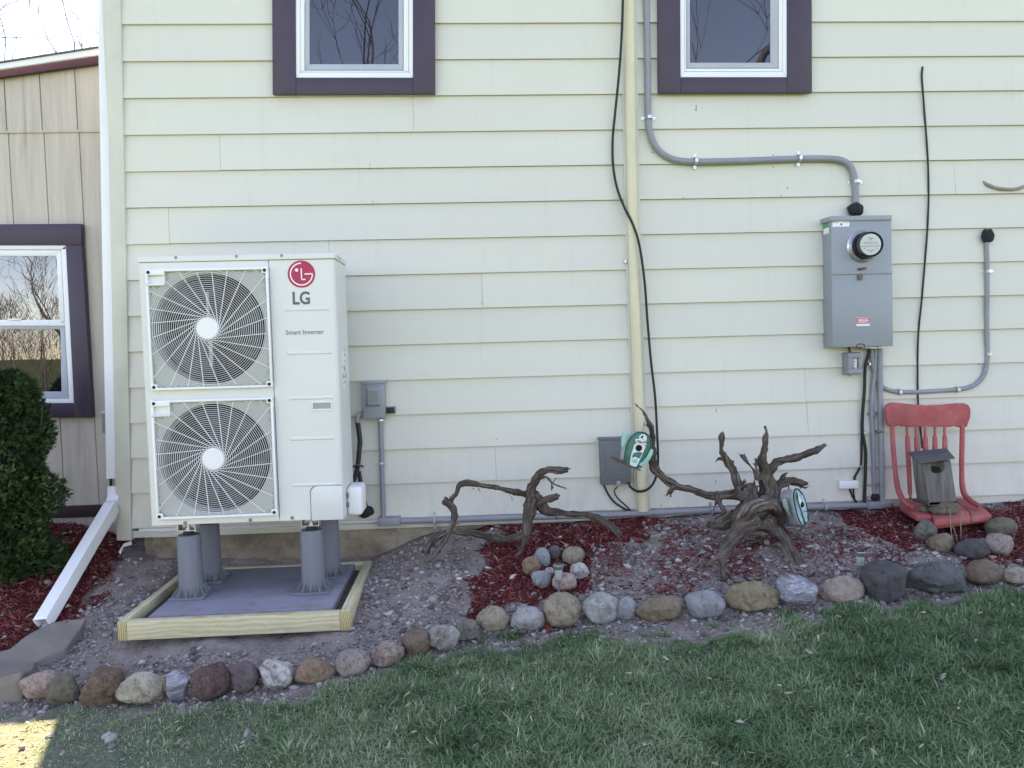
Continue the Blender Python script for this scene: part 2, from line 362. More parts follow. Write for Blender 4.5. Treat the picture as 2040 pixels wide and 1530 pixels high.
M_GREYWOOD = weathered_wood('silvered birdhouse wood', (.055, .05, .048), (.155, .145, .135), (.25, .235, .22), 7, 2, .6)
M_GREYROOF = weathered_wood('dark weathered roof board', (.045, .042, .045), (.10, .095, .10), (.17, .16, .165), 7, 0, .6)
M_TEAL = paint('teal painted tin', (.055, .22, .165), .45, .25, 18, .2, 60, metal=.2, dirt=.3, dirtc=(.10, .12, .10))
M_MINT = paint('mint painted tin', (.30, .56, .50), .5, .1, 25, .1, 80, dirt=.25, dirtc=(.15, .3, .25))
M_AQUA = paint('pale aqua painted tin', (.36, .58, .62), .45, .12, 20, dirt=.25, dirtc=(.12, .3, .32))
M_TIN = paint('corrugated tin', (.48, .49, .55), .4, .15, 20, metal=.3, dirt=.35, dirtc=(.12, .10, .09))
M_TINW = paint('chipped white sign paint', (.74, .77, .76), .55, .06, 30, dirt=.3, dirtc=(.08, .2, .16))
M_BLACKH = paint('black opening', (.004, .004, .005), .9, 0, 5)
M_PERCH = weathered_wood('brown perch board', (.05, .035, .022), (.11, .08, .05), (.17, .13, .09), 7, 0, .4)
M_STEEL = paint('brushed stainless lamp', (.56, .58, .57), .3, .1, 30, metal=.9)
M_LENS = paint('frosted lamp sleeve', (.38, .42, .40), .25, .1, 20)
M_SOLAR = paint('dark solar cell', (.02, .03, .028), .2, .1, 20)
M_SLATE = paint('grey flagstone', (.245, .22, .19), .9, .1, 3, .9, 22, c2=(.14, .122, .105), dirt=.5, dirtc=(.12, .09, .07))
M_LEAFCHIP = paint('red bark flake', (.20, .03, .022), .8, .2, 20, .3, 60)

# ---------------------------------------------------------------- ground
def ground_mat():
    t = NT('garden soil, gravel dust and turf'); v = t.coord()
    gr = t.n('Attribute', attribute_name='grass').outputs['Fac']; mu = t.n('Attribute', attribute_name='mulch').outputs['Fac']
    n1 = t.noise(v, 8, 9, .7); n2 = t.noise(v, 60, 6, .7); n3 = t.noise(v, 2.5, 4)
    dirt = t.ramp(n1, [(.3, (.09, .066, .057)), (.5, (.215, .172, .155)), (.7, (.31, .262, .245))])
    dirt = t.mix(t.ramp(n2, [(.45, (0, 0, 0)), (.7, (.7, .7, .7))]), dirt, (.33, .285, .265))
    red = t.ramp(n2, [(.3, (.045, .010, .011)), (.55, (.13, .024, .026)), (.75, (.22, .06, .055))])
    c = t.mix(t.ramp(t.math('ADD', mu, t.math('MULTIPLY', t.math('SUBTRACT', n1, .5), .9)), [(.42, (0, 0, 0)), (.58, (1, 1, 1))]), dirt, red)
    turf = t.ramp(n2, [(.3, (.065, .085, .055)), (.6, (.14, .165, .115)), (.8, (.23, .225, .18))])
    c = t.mix(t.ramp(t.math('ADD', gr, t.math('MULTIPLY', t.math('SUBTRACT', n1, .5), .5)), [(.3, (0, 0, 0)), (.6, (1, 1, 1))]), c, turf)
    far = t.n('Attribute', attribute_name='far').outputs['Fac']
    c = t.mix(far, c, t.ramp(n3, [(.3, (.035, .075, .018)), (.7, (.06, .105, .028))])); t.col(c); t.set(.95, 0, .1)
    b1 = t.bump(n1, .5, .02); t.bump(n2, .8, .008, b1); return t.m
def inpoly(px, py, poly):
    r = np.zeros(px.shape, bool); n = len(poly)
    for i in range(n):
        x0, y0 = poly[i]; x1, y1 = poly[(i+1) % n]
        c = ((y0 > py) != (y1 > py)); xi = (x1-x0)*(py-y0)/((y1-y0) or 1e-9)+x0; r ^= c & (px < xi)
    return r
RED = [([(-900, 1000), (190, 1010), (262, 1060), (235, 1115), (195, 1180), (160, 1232), (105, 1255), (20, 1310), (-80, 1420), (-900, 1480)], 1.0),
       ([(985, 1075), (1060, 1040), (1210, 1036), (1300, 1030), (1310, 1055), (1240, 1068), (1200, 1095), (1185, 1130), (1180, 1175), (1120, 1185), (1085, 1205), (1015, 1212), (960, 1238), (925, 1235), (948, 1190), (950, 1140), (975, 1110)], 1.0),
       ([(890, 1040), (1050, 1030), (1060, 1060), (930, 1060)], .6),
       ([(1660, 1018), (1790, 1015), (2500, 985), (2500, 1140), (2010, 1135), (1900, 1118), (1790, 1090), (1700, 1055)], .8),
       ([(1190, 1090), (1420, 1070), (1640, 1040), (1720, 1060), (1800, 1110), (1760, 1160), (1620, 1165), (1450, 1175), (1300, 1190), (1190, 1180)], .42),
       ([(1300, 1060), (1400, 1050), (1370, 1110), (1300, 1120)], .45), ([(1440, 1080), (1560, 1050), (1590, 1090), (1480, 1110)], .5)]
LAWN = [(-2500, 1455), (-600, 1440), (0, 1425), (160, 1412), (380, 1405), (560, 1388), (700, 1368), (850, 1312), (950, 1290), (1060, 1268), (1250, 1283), (1400, 1270), (1560, 1240), (1750, 1214), (1900, 1196), (2040, 1186), (2600, 1160), (4500, 1150), (4500, 9000), (-2500, 9000)]
def soft(px, py, poly, amp, seed):
    acc = 0
    for k in range(6):
        a = k*1.047+.3; acc = acc+inpoly(px+amp*math.cos(a)*(1 if k % 2 else .5), py+amp*.5*math.sin(a)*(1 if k % 2 else .5), poly)
    return acc/6.0
def masks(x, y):
    x = np.asarray(x, float); y = np.asarray(y, float); px, py = proj(np.stack([x, y, gz(x, y, False)], -1))
    jx = (vnoise(x, y, 9, 4)-.5)*60; jy = (vnoise(x, y, 9, 5)-.5)*34
    mu = np.zeros(x.shape)
    for poly, wgt in RED: mu = np.maximum(mu, wgt*soft(px+jx, py+jy, poly, 14, 1))
    near = (y > -2.6) & (np.abs(x) < 5)
    gr = np.where(near, soft(px+jx*1.3, py+jy*1.5+(vnoise(x, y, 26, 41)-.5)*26, LAWN, 18, 2), (y < -1.1).astype(float))
    yb = np.interp(x, *EYS); gr = np.where(y > yb, 0, gr)
    thin = np.clip((px-150)/650, 0, 1); thin = thin*thin*(3-2*thin)
    return mu*(1-gr), gr, thin, px, py
def axis(fine0, fine1, step, lo, hi):
    a = list(np.arange(fine0, fine1, step)); s = step; x = fine1; up = []
    while x < hi: up.append(x); s *= 1.35; x += s
    s = step; x = fine0; dn = []
    while x > lo: s *= 1.35; x -= s; dn.append(x)
    return np.array(dn[::-1]+a+up)
gx, gy = axis(-3.4, 4.0, .026, -600, 600), axis(-2.4, .35, .024, -600, 600)
GX, GY = np.meshgrid(gx, gy); fx, fy = GX.ravel(), GY.ravel(); fz = gz(fx, fy)
mu, gr, thin, _, _ = masks(fx, fy)
far = np.clip((np.hypot(fx, fy+1)-3.2)/3, 0, 1)
nx, ny = len(gx), len(gy); ii = np.arange(nx*ny).reshape(ny, nx)
Fq = np.stack([ii[:-1, :-1], ii[:-1, 1:], ii[1:, 1:], ii[1:, :-1]], -1).reshape(-1, 4)
g = bulk('ground', np.stack([fx, fy, fz], -1), Fq, ground_mat(), None, {'grass': gr*(.55+.45*thin), 'mulch': mu, 'far': far}, True); g['kind'] = 'structure'

# --- small stuff on the ground
def rnd_attr_mat(name, stops, rough=.85, bump=0, spec=.25, nscale=40):
    t = NT(name); a = t.n('Attribute', attribute_name='rnd').outputs['Fac']; c = t.ramp(a, stops)
    n = t.noise(t.coord(), nscale, 4); c = t.mix(.35, c, t.ramp(n, [(.3, (.25, .25, .25)), (.7, (1, 1, 1))]), 'MULTIPLY'); t.col(c); t.set(rough, 0, spec); return t.m
def scatter(name, protos, faces, pos, scale, mat, rot='flat', lift=0.3, tint=None):
    n = len(pos); k = len(protos); which = RNG.integers(0, k, n); nv = len(protos[0]); P = np.array(protos)[which]      # n,nv,3
    P = P*scale[:, None, :]
    a = RNG.uniform(0, 2*math.pi, n); tl = RNG.normal(0, .28 if rot == 'flat' else .5, n); tr = RNG.normal(0, .28 if rot == 'flat' else .5, n)
    cx, sx = np.cos(tl), np.sin(tl); y2 = P[..., 1]*cx[:, None]-P[..., 2]*sx[:, None]; z2 = P[..., 1]*sx[:, None]+P[..., 2]*cx[:, None]; P[..., 1], P[..., 2] = y2, z2
    cx, sx = np.cos(tr), np.sin(tr); x2 = P[..., 0]*cx[:, None]+P[..., 2]*sx[:, None]; z2 = -P[..., 0]*sx[:, None]+P[..., 2]*cx[:, None]; P[..., 0], P[..., 2] = x2, z2
    ca, sa = np.cos(a), np.sin(a); x2 = P[..., 0]*ca[:, None]-P[..., 1]*sa[:, None]; y2 = P[..., 0]*sa[:, None]+P[..., 1]*ca[:, None]
    V = np.stack([x2, y2, P[..., 2]], -1)+pos[:, None, :]; V[..., 2] += (scale[:, 2]*lift)[:, None]
    F = (np.asarray(faces)[None]+(np.arange(n)*nv)[:, None, None]).reshape(-1, np.asarray(faces).shape[1])
    r = RNG.uniform(0, 1, n) if tint is None else tint
    o = bulk(name, V.reshape(-1, 3), F, mat, None, {'rnd': np.repeat(r, nv)}); o['kind'] = 'stuff'; return o
def shard_protos(k, seed):
    bm = bmesh.new(); bmesh.ops.create_icosphere(bm, subdivisions=1, radius=1); F = [[v.index for v in f.verts] for f in bm.faces]; B = np.array([v.co[:] for v in bm.verts]); bm.free()
    out = []; r = np.random.default_rng(seed)
    for _ in range(k):
        d = np.full(len(B), 9.0)
        for _ in range(9):
            nrm = r.normal(size=3); nrm /= np.linalg.norm(nrm); dd = r.uniform(.55, .95)/np.maximum(B@nrm, 1e-3); d = np.minimum(d, np.where(B@nrm > .05, dd, 9))
        d = np.minimum(d, 1.25); out.append(B*d[:, None])
    return out, F
SH, SHF = shard_protos(14, 5)
def bad_zone(x, y):                       # under the pad, inside the house
    return ((np.abs(x+1.15) < .55) & (y > -.98)) | (y > np.where(x < -2.03, .22, -.03))
n = 95000; x = RNG.uniform(-3.3, 3.9, n); y = RNG.uniform(-1.75, .22, n); mu, gr, thin, px, py = masks(x, y)
yb = np.interp(x, *EYS); inbed = y > yb-.02
den = np.where(inbed, .85*(1-.80*np.clip(mu*1.15, 0, 1)), np.where(gr < .3, .55, .05*(1.2-thin)))
den *= np.clip(.05+1.75*vnoise(x, y, 2.6, 8)-.35*vnoise(x, y, 9, 33), .30, 2)*1.15*np.where(x < -.45, .85, 1)
keep = (RNG.uniform(0, 1, n) < den) & ~bad_zone(x, y); x, y = x[keep], y[keep]
s = np.clip(RNG.lognormal(-5.4, .62, len(x)), .0018, .024); z = gz(x, y)
sc = np.stack([s*RNG.uniform(.9, 1.6, len(x)), s*RNG.uniform(.7, 1.2, len(x)), s*RNG.uniform(.35, .8, len(x))], -1)
xp = RNG.uniform(-3.2, 3.8, 2600); yp = RNG.uniform(-1.6, .2, 2600); mu_, gr_, _, _, _ = masks(xp, yp); kp = ~bad_zone(xp, yp) & (gr_ < .5) & (RNG.uniform(0, 1, 2600) < .26*(1-.6*mu_)); xp, yp = xp[kp], yp[kp]
sp_ = RNG.uniform(.009, .021, len(xp)); M_GRAVEL = rnd_attr_mat('crushed grey stone', [(0, (.11, .085, .075)), (.25, (.22, .185, .172)), (.55, (.31, .275, .265)), (.88, (.39, .355, .345)), (.99, (.50, .47, .46)), (1, (.36, .17, .14))])
scatter('gravel', SH, SHF, np.concatenate([np.stack([x, y, z], -1), np.stack([xp, yp, gz(xp, yp)], -1)]), np.concatenate([sc, np.stack([sp_*1.25, sp_, sp_*.55], -1)]), M_GRAVEL)
# mulch: long thin shredded chips
chip = []
r = np.random.default_rng(3)
for _ in range(10):
    b = r.uniform(-.35, .35); a = np.array([(-1, -.5, -.5), (-1, .5, -.5), (-.2, -.9, -.5), (-.2, .9, -.5), (1, -.35, -.5), (1, .35, -.5)])+r.normal(0, .18, (6, 3))*[.5, 1, .3]
    top = a+[0, 0, 1.0]; V = np.concatenate([a, top]); V[:, 2] += b*3*(V[:, 0]**2); chip.append(V)
CF_ = [(0, 2, 3, 1), (2, 4, 5, 3), (6, 7, 9, 8), (8, 9, 11, 10), (0, 6, 8, 2), (2, 8, 10, 4), (1, 3, 9, 7), (3, 5, 11, 9), (0, 1, 7, 6), (4, 10, 11, 5)]
n = 190000; x = RNG.uniform(-3.4, 3.9, n); y = RNG.uniform(-1.7, .22, n); mu, gr, thin, px, py = masks(x, y)
dd = np.where(mu > .05, np.clip(mu, 0, 1)**1.3*(.15+1.5*np.clip(vnoise(x, y, 6, 9)*1.5-.35+mu*.5, 0, 1)), .012*(px > 900))
keep = (RNG.uniform(0, 1, n) < dd*.95) & ~bad_zone(x, y); x, y = x[keep], y[keep]; z = gz(x, y)
L = RNG.lognormal(-4.3, .45, len(x))*np.where(mu[keep] > .6, 1.0, .8); L = np.clip(L, .005, .036); sc = np.stack([L, L*RNG.uniform(.10, .28, len(x)), np.clip(L*RNG.uniform(.05, .16, len(x)), .0012, .004)], -1)
M_MULCH = rnd_attr_mat('red dyed bark mulch', [(0, (.055, .011, .012)), (.35, (.15, .025, .027)), (.7, (.25, .048, .046)), (.92, (.36, .11, .10)), (1, (.50, .29, .23))])
scatter('mulch', chip, CF_, np.stack([x, y, z+.003], -1), sc, M_MULCH, rot='wild')

# --- grass
def grass(name, x, y, hgt, mat):
    n = len(x); z = gz(x, y)-.004; a = RNG.uniform(0, 2*math.pi, n)+(vnoise(x, y, 4, 20)-.5)*4; lean = np.clip(RNG.normal(1.22, .36, n), .1, 1.65)
    d = np.stack([np.cos(a), np.sin(a)], -1); s = np.stack([-d[:, 1], d[:, 0]], -1); wd = RNG.uniform(.0008, .0020, n)*(.7+hgt/.07)
    p0 = np.stack([x, y, z], -1); l1 = lean*.55; l2 = np.clip(lean*1.25, 0, 1.75); h1 = hgt*.55; h2 = hgt*.6
    p1 = p0+np.concatenate([d*(np.sin(l1)*h1)[:, None], (np.cos(l1)*h1)[:, None]], -1)
    p2 = p1+np.concatenate([d*(np.sin(l2)*h2)[:, None], (np.cos(l2)*h2)[:, None]], -1)
    s3 = np.concatenate([s, np.zeros((n, 1))], -1)*wd[:, None]
    V = np.stack([p0-s3, p0+s3, p1-s3*.9, p1+s3*.9, p2], 1).reshape(-1, 3); b = (np.arange(n)*5)[:, None, None]
    F = (np.array([[0, 1, 3], [0, 3, 2], [2, 3, 4]])[None]+b).reshape(-1, 3)
    tint = np.clip(.55+.55*(vnoise(x, y, 3.0, 21)-.5)+RNG.normal(0, .16, n), 0, .93); dry = RNG.uniform(0, 1, n) < .022+.20*(1-np.clip((x+1.5)/2, 0, 1)); tint = np.clip(tint+.16*(1-np.clip((x+1.6)/1.6, 0, 1))+.5*(vnoise(x, y, 7, 31)-.5), 0, .93); tint = np.where(dry, RNG.uniform(.95, 1, n), tint)
    tt = np.repeat(tint, 5); o = bulk(name, V, F, mat, None, {'rnd': tt}); o['kind'] = 'stuff'; return o
t = NT('lawn grass blades'); a = t.n('Attribute', attribute_name='rnd').outputs['Fac']
c = t.ramp(a, [(0, (.056, .116, .048)), (.4, (.120, .215, .100)), (.75, (.20, .300, .150)), (.93, (.29, .36, .21)), (.955, (.42, .39, .28)), (1, (.52, .48, .37))]); t.col(c); t.set(.55, 0, .3)
tr = t.n('BsdfTranslucent'); t.l(c, tr.inputs[0]); mx = t.n('MixShader'); mx.inputs[0].default_value = .25; t.l(t.b.outputs[0], mx.inputs[1]); t.l(tr.outputs[0], mx.inputs[2]); t.l(mx.outputs[0], t.o.inputs[0]); M_GRASS = t.m
n = 300000; x = RNG.uniform(-2.3, 2.9, n); y = RNG.uniform(-2.45, -.9, n); mu, gr, thin, px, py = masks(x, y)
clump = vnoise(x, y, 11, 23)*.6+vnoise(x, y, 3.3, 24)*.6
dens = np.clip(gr*1.3-.15, 0, 1)*(.46+.54*thin)*np.clip(.15+1.25*clump, .1, 1)
keep = (RNG.uniform(0, 1, n) < dens) & (px > -150) & (px < 2250) & (py < 1680); x, y, th_ = x[keep], y[keep], thin[keep]
hh = RNG.uniform(.018, .050, len(x))*(1+.55*np.clip((vnoise(x, y, 14, 44)-.62)*4, 0, 1))*(.40+.58*th_)*(.75+.6*vnoise(x, y, 3.3, 24))
n2 = 60000; x2 = RNG.uniform(-5, 5, n2); y2 = RNG.uniform(-5.5, -1.2, n2); _, g2, _, px2, py2 = masks(x2, y2); k2 = (g2 > .8) & ((px2 < -150) | (px2 > 2250) | (py2 > 1680)); x2, y2 = x2[k2], y2[k2]
grass('grass', np.concatenate([x, x2]), np.concatenate([y, y2]), np.concatenate([hh, RNG.uniform(.03, .06, len(x2))]), M_GRASS)

n = 1500; x = RNG.uniform(-2.3, 2.9, n); y = RNG.uniform(-2.3, -1.0, n); mu, gr, thin, px, py = masks(x, y); k_ = (gr > .35) & (RNG.uniform(0, 1, n) < .22+.3*(1-thin)); x, y = x[k_], y[k_]
L = RNG.uniform(.006, .016, len(x)); M_LITTER = rnd_attr_mat('pale dead leaf bits', [(0, (.20, .16, .11)), (.5, (.36, .32, .25)), (.9, (.52, .49, .42)), (1, (.20, .08, .06))])
scatter('leaf_litter', chip, CF_, np.stack([x, y, gz(x, y)+.020+.012*RNG.uniform(0, 1, len(x))], -1), np.stack([L, L*RNG.uniform(.3, .6, len(x)), L*.08], -1), M_LITTER, rot='wild')

# ---------------------------------------------------------------- main house
H = thing('house', 'two storey house wall of pale green lap siding with purple window trim', 'house', (1.2, 3.5, 0.0))
MB().box(-1.86, 5.4, .001, .2, .44, 6.3).build('wall_core', M_SIDING, H, 0)
SEAM_Z = [3.3476-.2032*k for k in range(-8, 15)]
def edge_x(z, pts):                                           # x on the wall of a leaning edge given by two photo points
    a, b = on(*pts[0], 0), on(*pts[1], 0); t = (z-a.z)/(b.z-a.z); return a.x+(b.x-a.x)*t
CORN_R = ((240, 0), (262, 1070))
joints = {3: 824, 4: 440, 6: 338, 7: 657, 8: 961, 13: 988, 11: 1603, 12: 1608, 2: 2300, 9: 2400, 1: 700, 5: 1900, 10: 2600}
def board(z0, z1, xa0, xa1, xb0, xb1):                        # wedge-shaped clapboard; a = left end (bottom, top), b = right end
    m_ = MB(); yb_, yt = -.0195+random.uniform(-.0012, .0008), -.0045+random.uniform(-.001, .001); z0 += random.uniform(-.0012, .0012)
    A = [Vector((xa0, yb_, z0)), Vector((xa0, -.0006, z0)), Vector((xa1, -.0006, z1)), Vector((xa1, yt, z1))]
    B = [Vector((xb0, yb_, z0)), Vector((xb0, -.0006, z0)), Vector((xb1, -.0006, z1)), Vector((xb1, yt, z1))]
    m_.loft(A, B); return m_
for k in range(-7, 15):
    z0 = 3.3476-.2032*k; z1 = z0+.2022
    l0, l1 = edge_x(z0, CORN_R)-.01, edge_x(z1, CORN_R)-.01; j = joints.get(k, None)
    if j and k >= 1:
        y_ = 49+70*k; a = on(j, y_-35, 0).x; s_ = .012
        segs = [((l0, l1), (a-.001, a-.004)), ((a+.0004, a-.0026), (5.3, 5.3))]
    else: segs = [((l0, l1), (5.3, 5.3))]
    for (p, q) in segs:
        board(z0, z1, p[0], p[1], q[0], q[1]).build('siding_board', M_SIDING, H, 0)
MB().px([(209, -90), (238.5, -90), (240, 0), (262, 1077), (232, 1077), (210, 0)], -.030, .02, .003).build('corner_board', M_CORNER, H)
MB().box(-1.99, -1.965, .001, 7, .44, 6.3).build('side_wall', M_SIDING, H, 0)
fb = MB(); fnd = [(-1.93, .40), (-1.9, .05), (5.4, .05), (5.4, .5), (-1.93, .5)]
nxf, nzf = 260, 24; FV = []; 
for j in range(nzf+1):
    for i in range(nxf+1):
        X = -1.94+i*(5.0/nxf); Z = .06+j*(.46/nzf); e = math.exp(-((X+1.94)/.06)**2)*.05
        FV.append((X, .03+e-.028*mn.fractal(Vector((X*5, Z*7, 1.3)), .8, 2.1, 5)+.012*mn.noise(Vector((X*22, Z*22, 4))), Z))
q = np.arange((nxf+1)*(nzf+1)).reshape(nzf+1, nxf+1)
bulk('foundation', np.array(FV)-np.array(H.location), np.stack([q[:-1, :-1], q[:-1, 1:], q[1:, 1:], q[1:, :-1]], -1).reshape(-1, 4), M_FOUND, H, None, True)
# curled white flashing under the first board
fl = MB(); zb_ = SEAM_Z[-1]
def fl_done(f_):
    ob = f_.build('flashing_strip', M_CAULK, H, 0); sm = ob.modifiers.new('thick', 'SOLIDIFY'); sm.thickness = .0018
for (xa, xb) in ((-1.93, -1.56), (-1.55, -.50), (-.49, -.18), (-.13, .32)):
    N = 26; top, bot = [], []
    for i in range(N+1):
        X = xa+(xb-xa)*i/N; wv = .006*mn.noise(Vector((X*6, 0, 9))); top.append(Vector((X, -.006, zb_-.004+wv*.4))); bot.append(Vector((X, -.022-.006*mn.noise(Vector((X*9, 3, 2))), zb_-.020+wv)))
    for i in range(N):
        fl.faces_pts([top[i], top[i+1], bot[i+1], bot[i]], [(0, 1, 2, 3)])
    if xa > -1.9: fl_done(fl); fl = MB()
    else:
        fl_first = fl; fl = MB()
fl = fl_first
fl_done(fl); fl = MB()
cv = [on(262, 1078, -.02), on(246, 1083, -.05), on(236, 1100, -.10)]
fl.faces_pts([cv[0], cv[0]+Vector((0, 0, -.02)), cv[1]+Vector((0, 0, -.02)), cv[1], cv[2]+Vector((.01, 0, -.012)), cv[2]], [(0, 1, 2, 3), (3, 2, 4, 5)])
fl_done(fl)
MB().px([(0, 0)]*0 or [(262, 1058), (800, 1041), (800, 1052), (262, 1072)], -.009, .0, .002).build('starter_strip', M_CORNER, H)
m_ = MB()
for (a, b_, w_, h_) in ((1300, 303.5, 1.3, 1.3), (1311, 303.5, 1.2, 1.2), (1540.5, 309, 1.3, 1.3), (1540.5, 332.5, 1.3, 1.3), (1387, 214, .7, 7), (1386.5, 219, 1.1, 2.5), (1569, 374, .9, 2.2), (1361, 394, .7, 2), (1556, 390, .7, 2), (737, 331, .6, 8), (742.5, 404, .6, 5), (1949, 726, 1.5, 1.2), (254, 779, 2.5, 2.0), (258, 1041, 2.5, 1.2), (960, 603, .8, 1.2), (989, 875, .8, 1.4), (1317, 1008, 1.3, 1.5), (1323, 987, .5, 2.5), (1426, 960, .6, 5), (1427, 818, .5, 5), (1240, 538, .8, 1.2), (1252, 609, 2.4, 1.6)):
    z_ = on(a, b_, -.012).z; f_ = ((z_-3.3476)/.2032) % 1.0; ys_ = -.0195+.015*f_; w_ *= .75; h_ *= .8; m_.rect(a-w_, b_-h_, a+w_, b_+h_, ys_-.0012, ys_+.003)
o = m_.build('nail_marks', paint('dark nail mark', (.10, .085, .065), .8, .1, 9), H, 0); o['kind'] = 'stuff'
# roof out of frame, shades the wall and the lawn
rf = MB(); rf.loft([Vector((-2.35, -.42, 6.12)), Vector((-2.35, -.42, 6.28)), Vector((-2.35, 3.6, 8.5)), Vector((-2.35, 3.6, 8.34))], [Vector((5.7, -.42, 6.12)), Vector((5.7, -.42, 6.28)), Vector((5.7, 3.6, 8.5)), Vector((5.7, 3.6, 8.34))])
rf.loft([Vector((-2.35, 7.6, 6.12)), Vector((-2.35, 7.6, 6.28)), Vector((-2.35, 3.6, 8.5)), Vector((-2.35, 3.6, 8.34))], [Vector((5.7, 7.6, 6.12)), Vector((5.7, 7.6, 6.28)), Vector((5.7, 3.6, 8.5)), Vector((5.7, 3.6, 8.34))])
rf.build('roof', M_ROOF, H, 0)
MB().box(5.38, 5.4, .2, 7, .44, 6.3).box(-1.96, 5.4, 7.0, 7.1, .44, 6.3).build('rear_wall', M_SIDING, H, 0)

def house_window(outer, frame, sash, glass, label):
    # px: x-left, x-right at the bottom, y-bottom
    wdw = MB(); yb_ = -.0150
    dy = 4.6                                                  # run up past the frame: full sash height
    ox0, ox1, oy = outer; fx0, fx1, fy_ = frame; sx0, sx1, sy_ = sash; gx0, gx1, gy_ = glass
    TOPY = -280
    root = MB().px([(fx0-.5, TOPY), (fx1+.5, TOPY), (fx1+.5, fy_+.5), (fx0-.5, fy_+.5)], -.0205, -.0182).build('window', M_SCREEN, H); root['label'] = label
    def fr(name, x0, x1, yb2, i0, i1, ib, d0, d1, mat, bev=.003):
        m_ = MB()
        m_.px([(x0, TOPY), (i0, TOPY), (i0, ib), (x0, yb2)], d0, d1, bev); m_.px([(i1, TOPY), (x1, TOPY), (x1, yb2), (i1, ib)], d0, d1, bev); m_.px([(x0, yb2), (i0, ib), (i1, ib), (x1, yb2)], d0, d1, bev)
        return m_.build(name, mat, root)
    # casing boards, each its own piece
    MB().px([(ox0, TOPY), (fx0, TOPY), (fx0+2, fy_), (fx0+2, oy+.3), (ox0+2.5, oy)], -.044, -.018, .002).build('casing_board', M_PURPLE, root)
    MB().px([(fx1, TOPY), (ox1, TOPY), (ox1+1, oy-.6), (fx1+.5, oy-.3), (fx1+.5, fy_)], -.044, -.018, .002).build('casing_board', M_PURPLE, root)
    MB().px([(fx0+2.3, fy_), (fx1+.2, fy_), (fx1+.2, oy-.4), (fx0+2.3, oy+.2)], -.0425, -.018, .002).build('casing_board', M_PURPLE, root)
    MB().px([(ox0-14, TOPY-28), (ox1+14, TOPY-28), (ox1+14, TOPY), (ox0-14, TOPY)], -.046, -.018, .002).build('casing_board', M_PURPLE, root)
    fr('caulk_frame', fx0, fx1, fy_, fx0+10, fx1-8, fy_-11, -.038, -.0190, M_WHITE)
    fr('frame', fx0+10.5, fx1-8.5, fy_-11.5, sx0-1, sx1+1, sy_+1, -.034, -.0190, M_WHITE)
    fr('screen_frame', sx0, sx1, sy_, gx0, gx1, gy_, -.030, -.0192, M_SCREEN, .002)
    MB().px([(gx0-1, TOPY), (gx1+1, TOPY), (gx1+1, gy_+1), (gx0-1, gy_+1)], -.0235, -.0210).build('pane', M_GLASS_SCR, root, 0)
    root.location.y -= .006
    return root
house_window((541, 866, 188), (588, 823, 155.5), (608, 803, 140), (617, 794, 128.5), 'left upper window with a purple casing, over the heat pump')
house_window((1309, 1616, 185.5), (1353.5, 1567, 154.5), (1368, 1550, 136), (1374, 1534, 125.5), 'right upper window with a purple casing, near the grey conduit')

# ---------------------------------------------------------------- shed wing on the left
S = thing('shed_wing', 'low wing of weathered tan plywood with a sloping roof at left', 'annex', (-4.0, 2.5, .4))
SY = .25
zs = on(100, 262, SY).z; x0 = on(84.5, 263, SY).x
MB().box(-7.0, -1.992, SY+.011, SY+.12, .42, 3.0).box(-7.0, -6.9, SY+.12, 5.5, .42, 2.6).build('wall_core', M_SHED, S, 0)
def roof_z(xx):                                               # underside of the rake on the shed front
    a, b = on(0, 158, SY), on(200, 130, SY); return a.z+(b.z-a.z)*(xx-a.x)/(b.x-a.x)
i = -3
for i in range(-20, 3):
    xa = x0+.2035*i+.003; xb = min(x0+.2035*(i+1)-.003, -1.993)
    if xb-xa < .02: continue
    A = [Vector((xa, SY, zs+.006)), Vector((xb, SY, zs+.006)), Vector((xb, SY, roof_z(xb)+.03)), Vector((xa, SY, roof_z(xa)+.03))]
    MB().loft(A, [Vector((p.x, SY+.0105, p.z)) for p in A], .0015, 1).build('wall_plank', M_SHED, S, 0)
    MB().box(xa+.006, xb+.006 if xb < -2.0 else xb, SY+.003, SY+.0104, .58, zs-.004, .0015, 1).build('wall_plank', M_SHED, S, 0)
MB().box(-7, -1.994, SY-.006, SY+.009, zs-.008, zs+.007, .002).build('drip_flashing', M_SHED, S)
bz = on(160, 1018, SY).z
MB().box(-7, -1.994, SY-.022, SY+.01, bz-.035, bz+.035, .003).build('base_board', M_BAND, S)
MB().box(-7, -1.994, SY-.004, SY+.009, .40, bz-.037).build('skirting_board', M_SHED, S, 0)
def slope(m_, y0_, y1_, pts, bev=0):                          # strip along the rake: photo line (x0,y0)-(x1,y1) top and bottom
    (xa, t0, b0), (xb, t1, b1) = pts; P = [on(xa, b0, y0_), on(xb, b1, y0_), on(xb, t1, y0_), on(xa, t0, y0_)]
    d = (P[1]-P[0]); P[0] = P[0]-d*14; P[3] = P[3]-(P[2]-P[3])*14
    m_.loft(P, [Vector((p.x, y1_, p.z)) for p in P], bev); return m_
slope(MB(), SY-.040, SY+.02, ((0, 141, 152), (206, 110, 124)), .002).build('fascia_board', M_PURPLE, S)
slope(MB(), SY-.052, SY+.02, ((0, 125.5, 138.5), (206, 93.5, 108)), .003).build('drip_edge', M_WHITE, S)
slope(MB(), SY-.060, 5.6, ((0, 121.8, 125), (206, 90.0, 93.2))).build('roof', M_ROOF, S, 0)
slope(MB(), SY-.030, 5.5, ((0, 126, 141), (206, 94, 110))).build('roof_deck', M_SHED, S, 0)
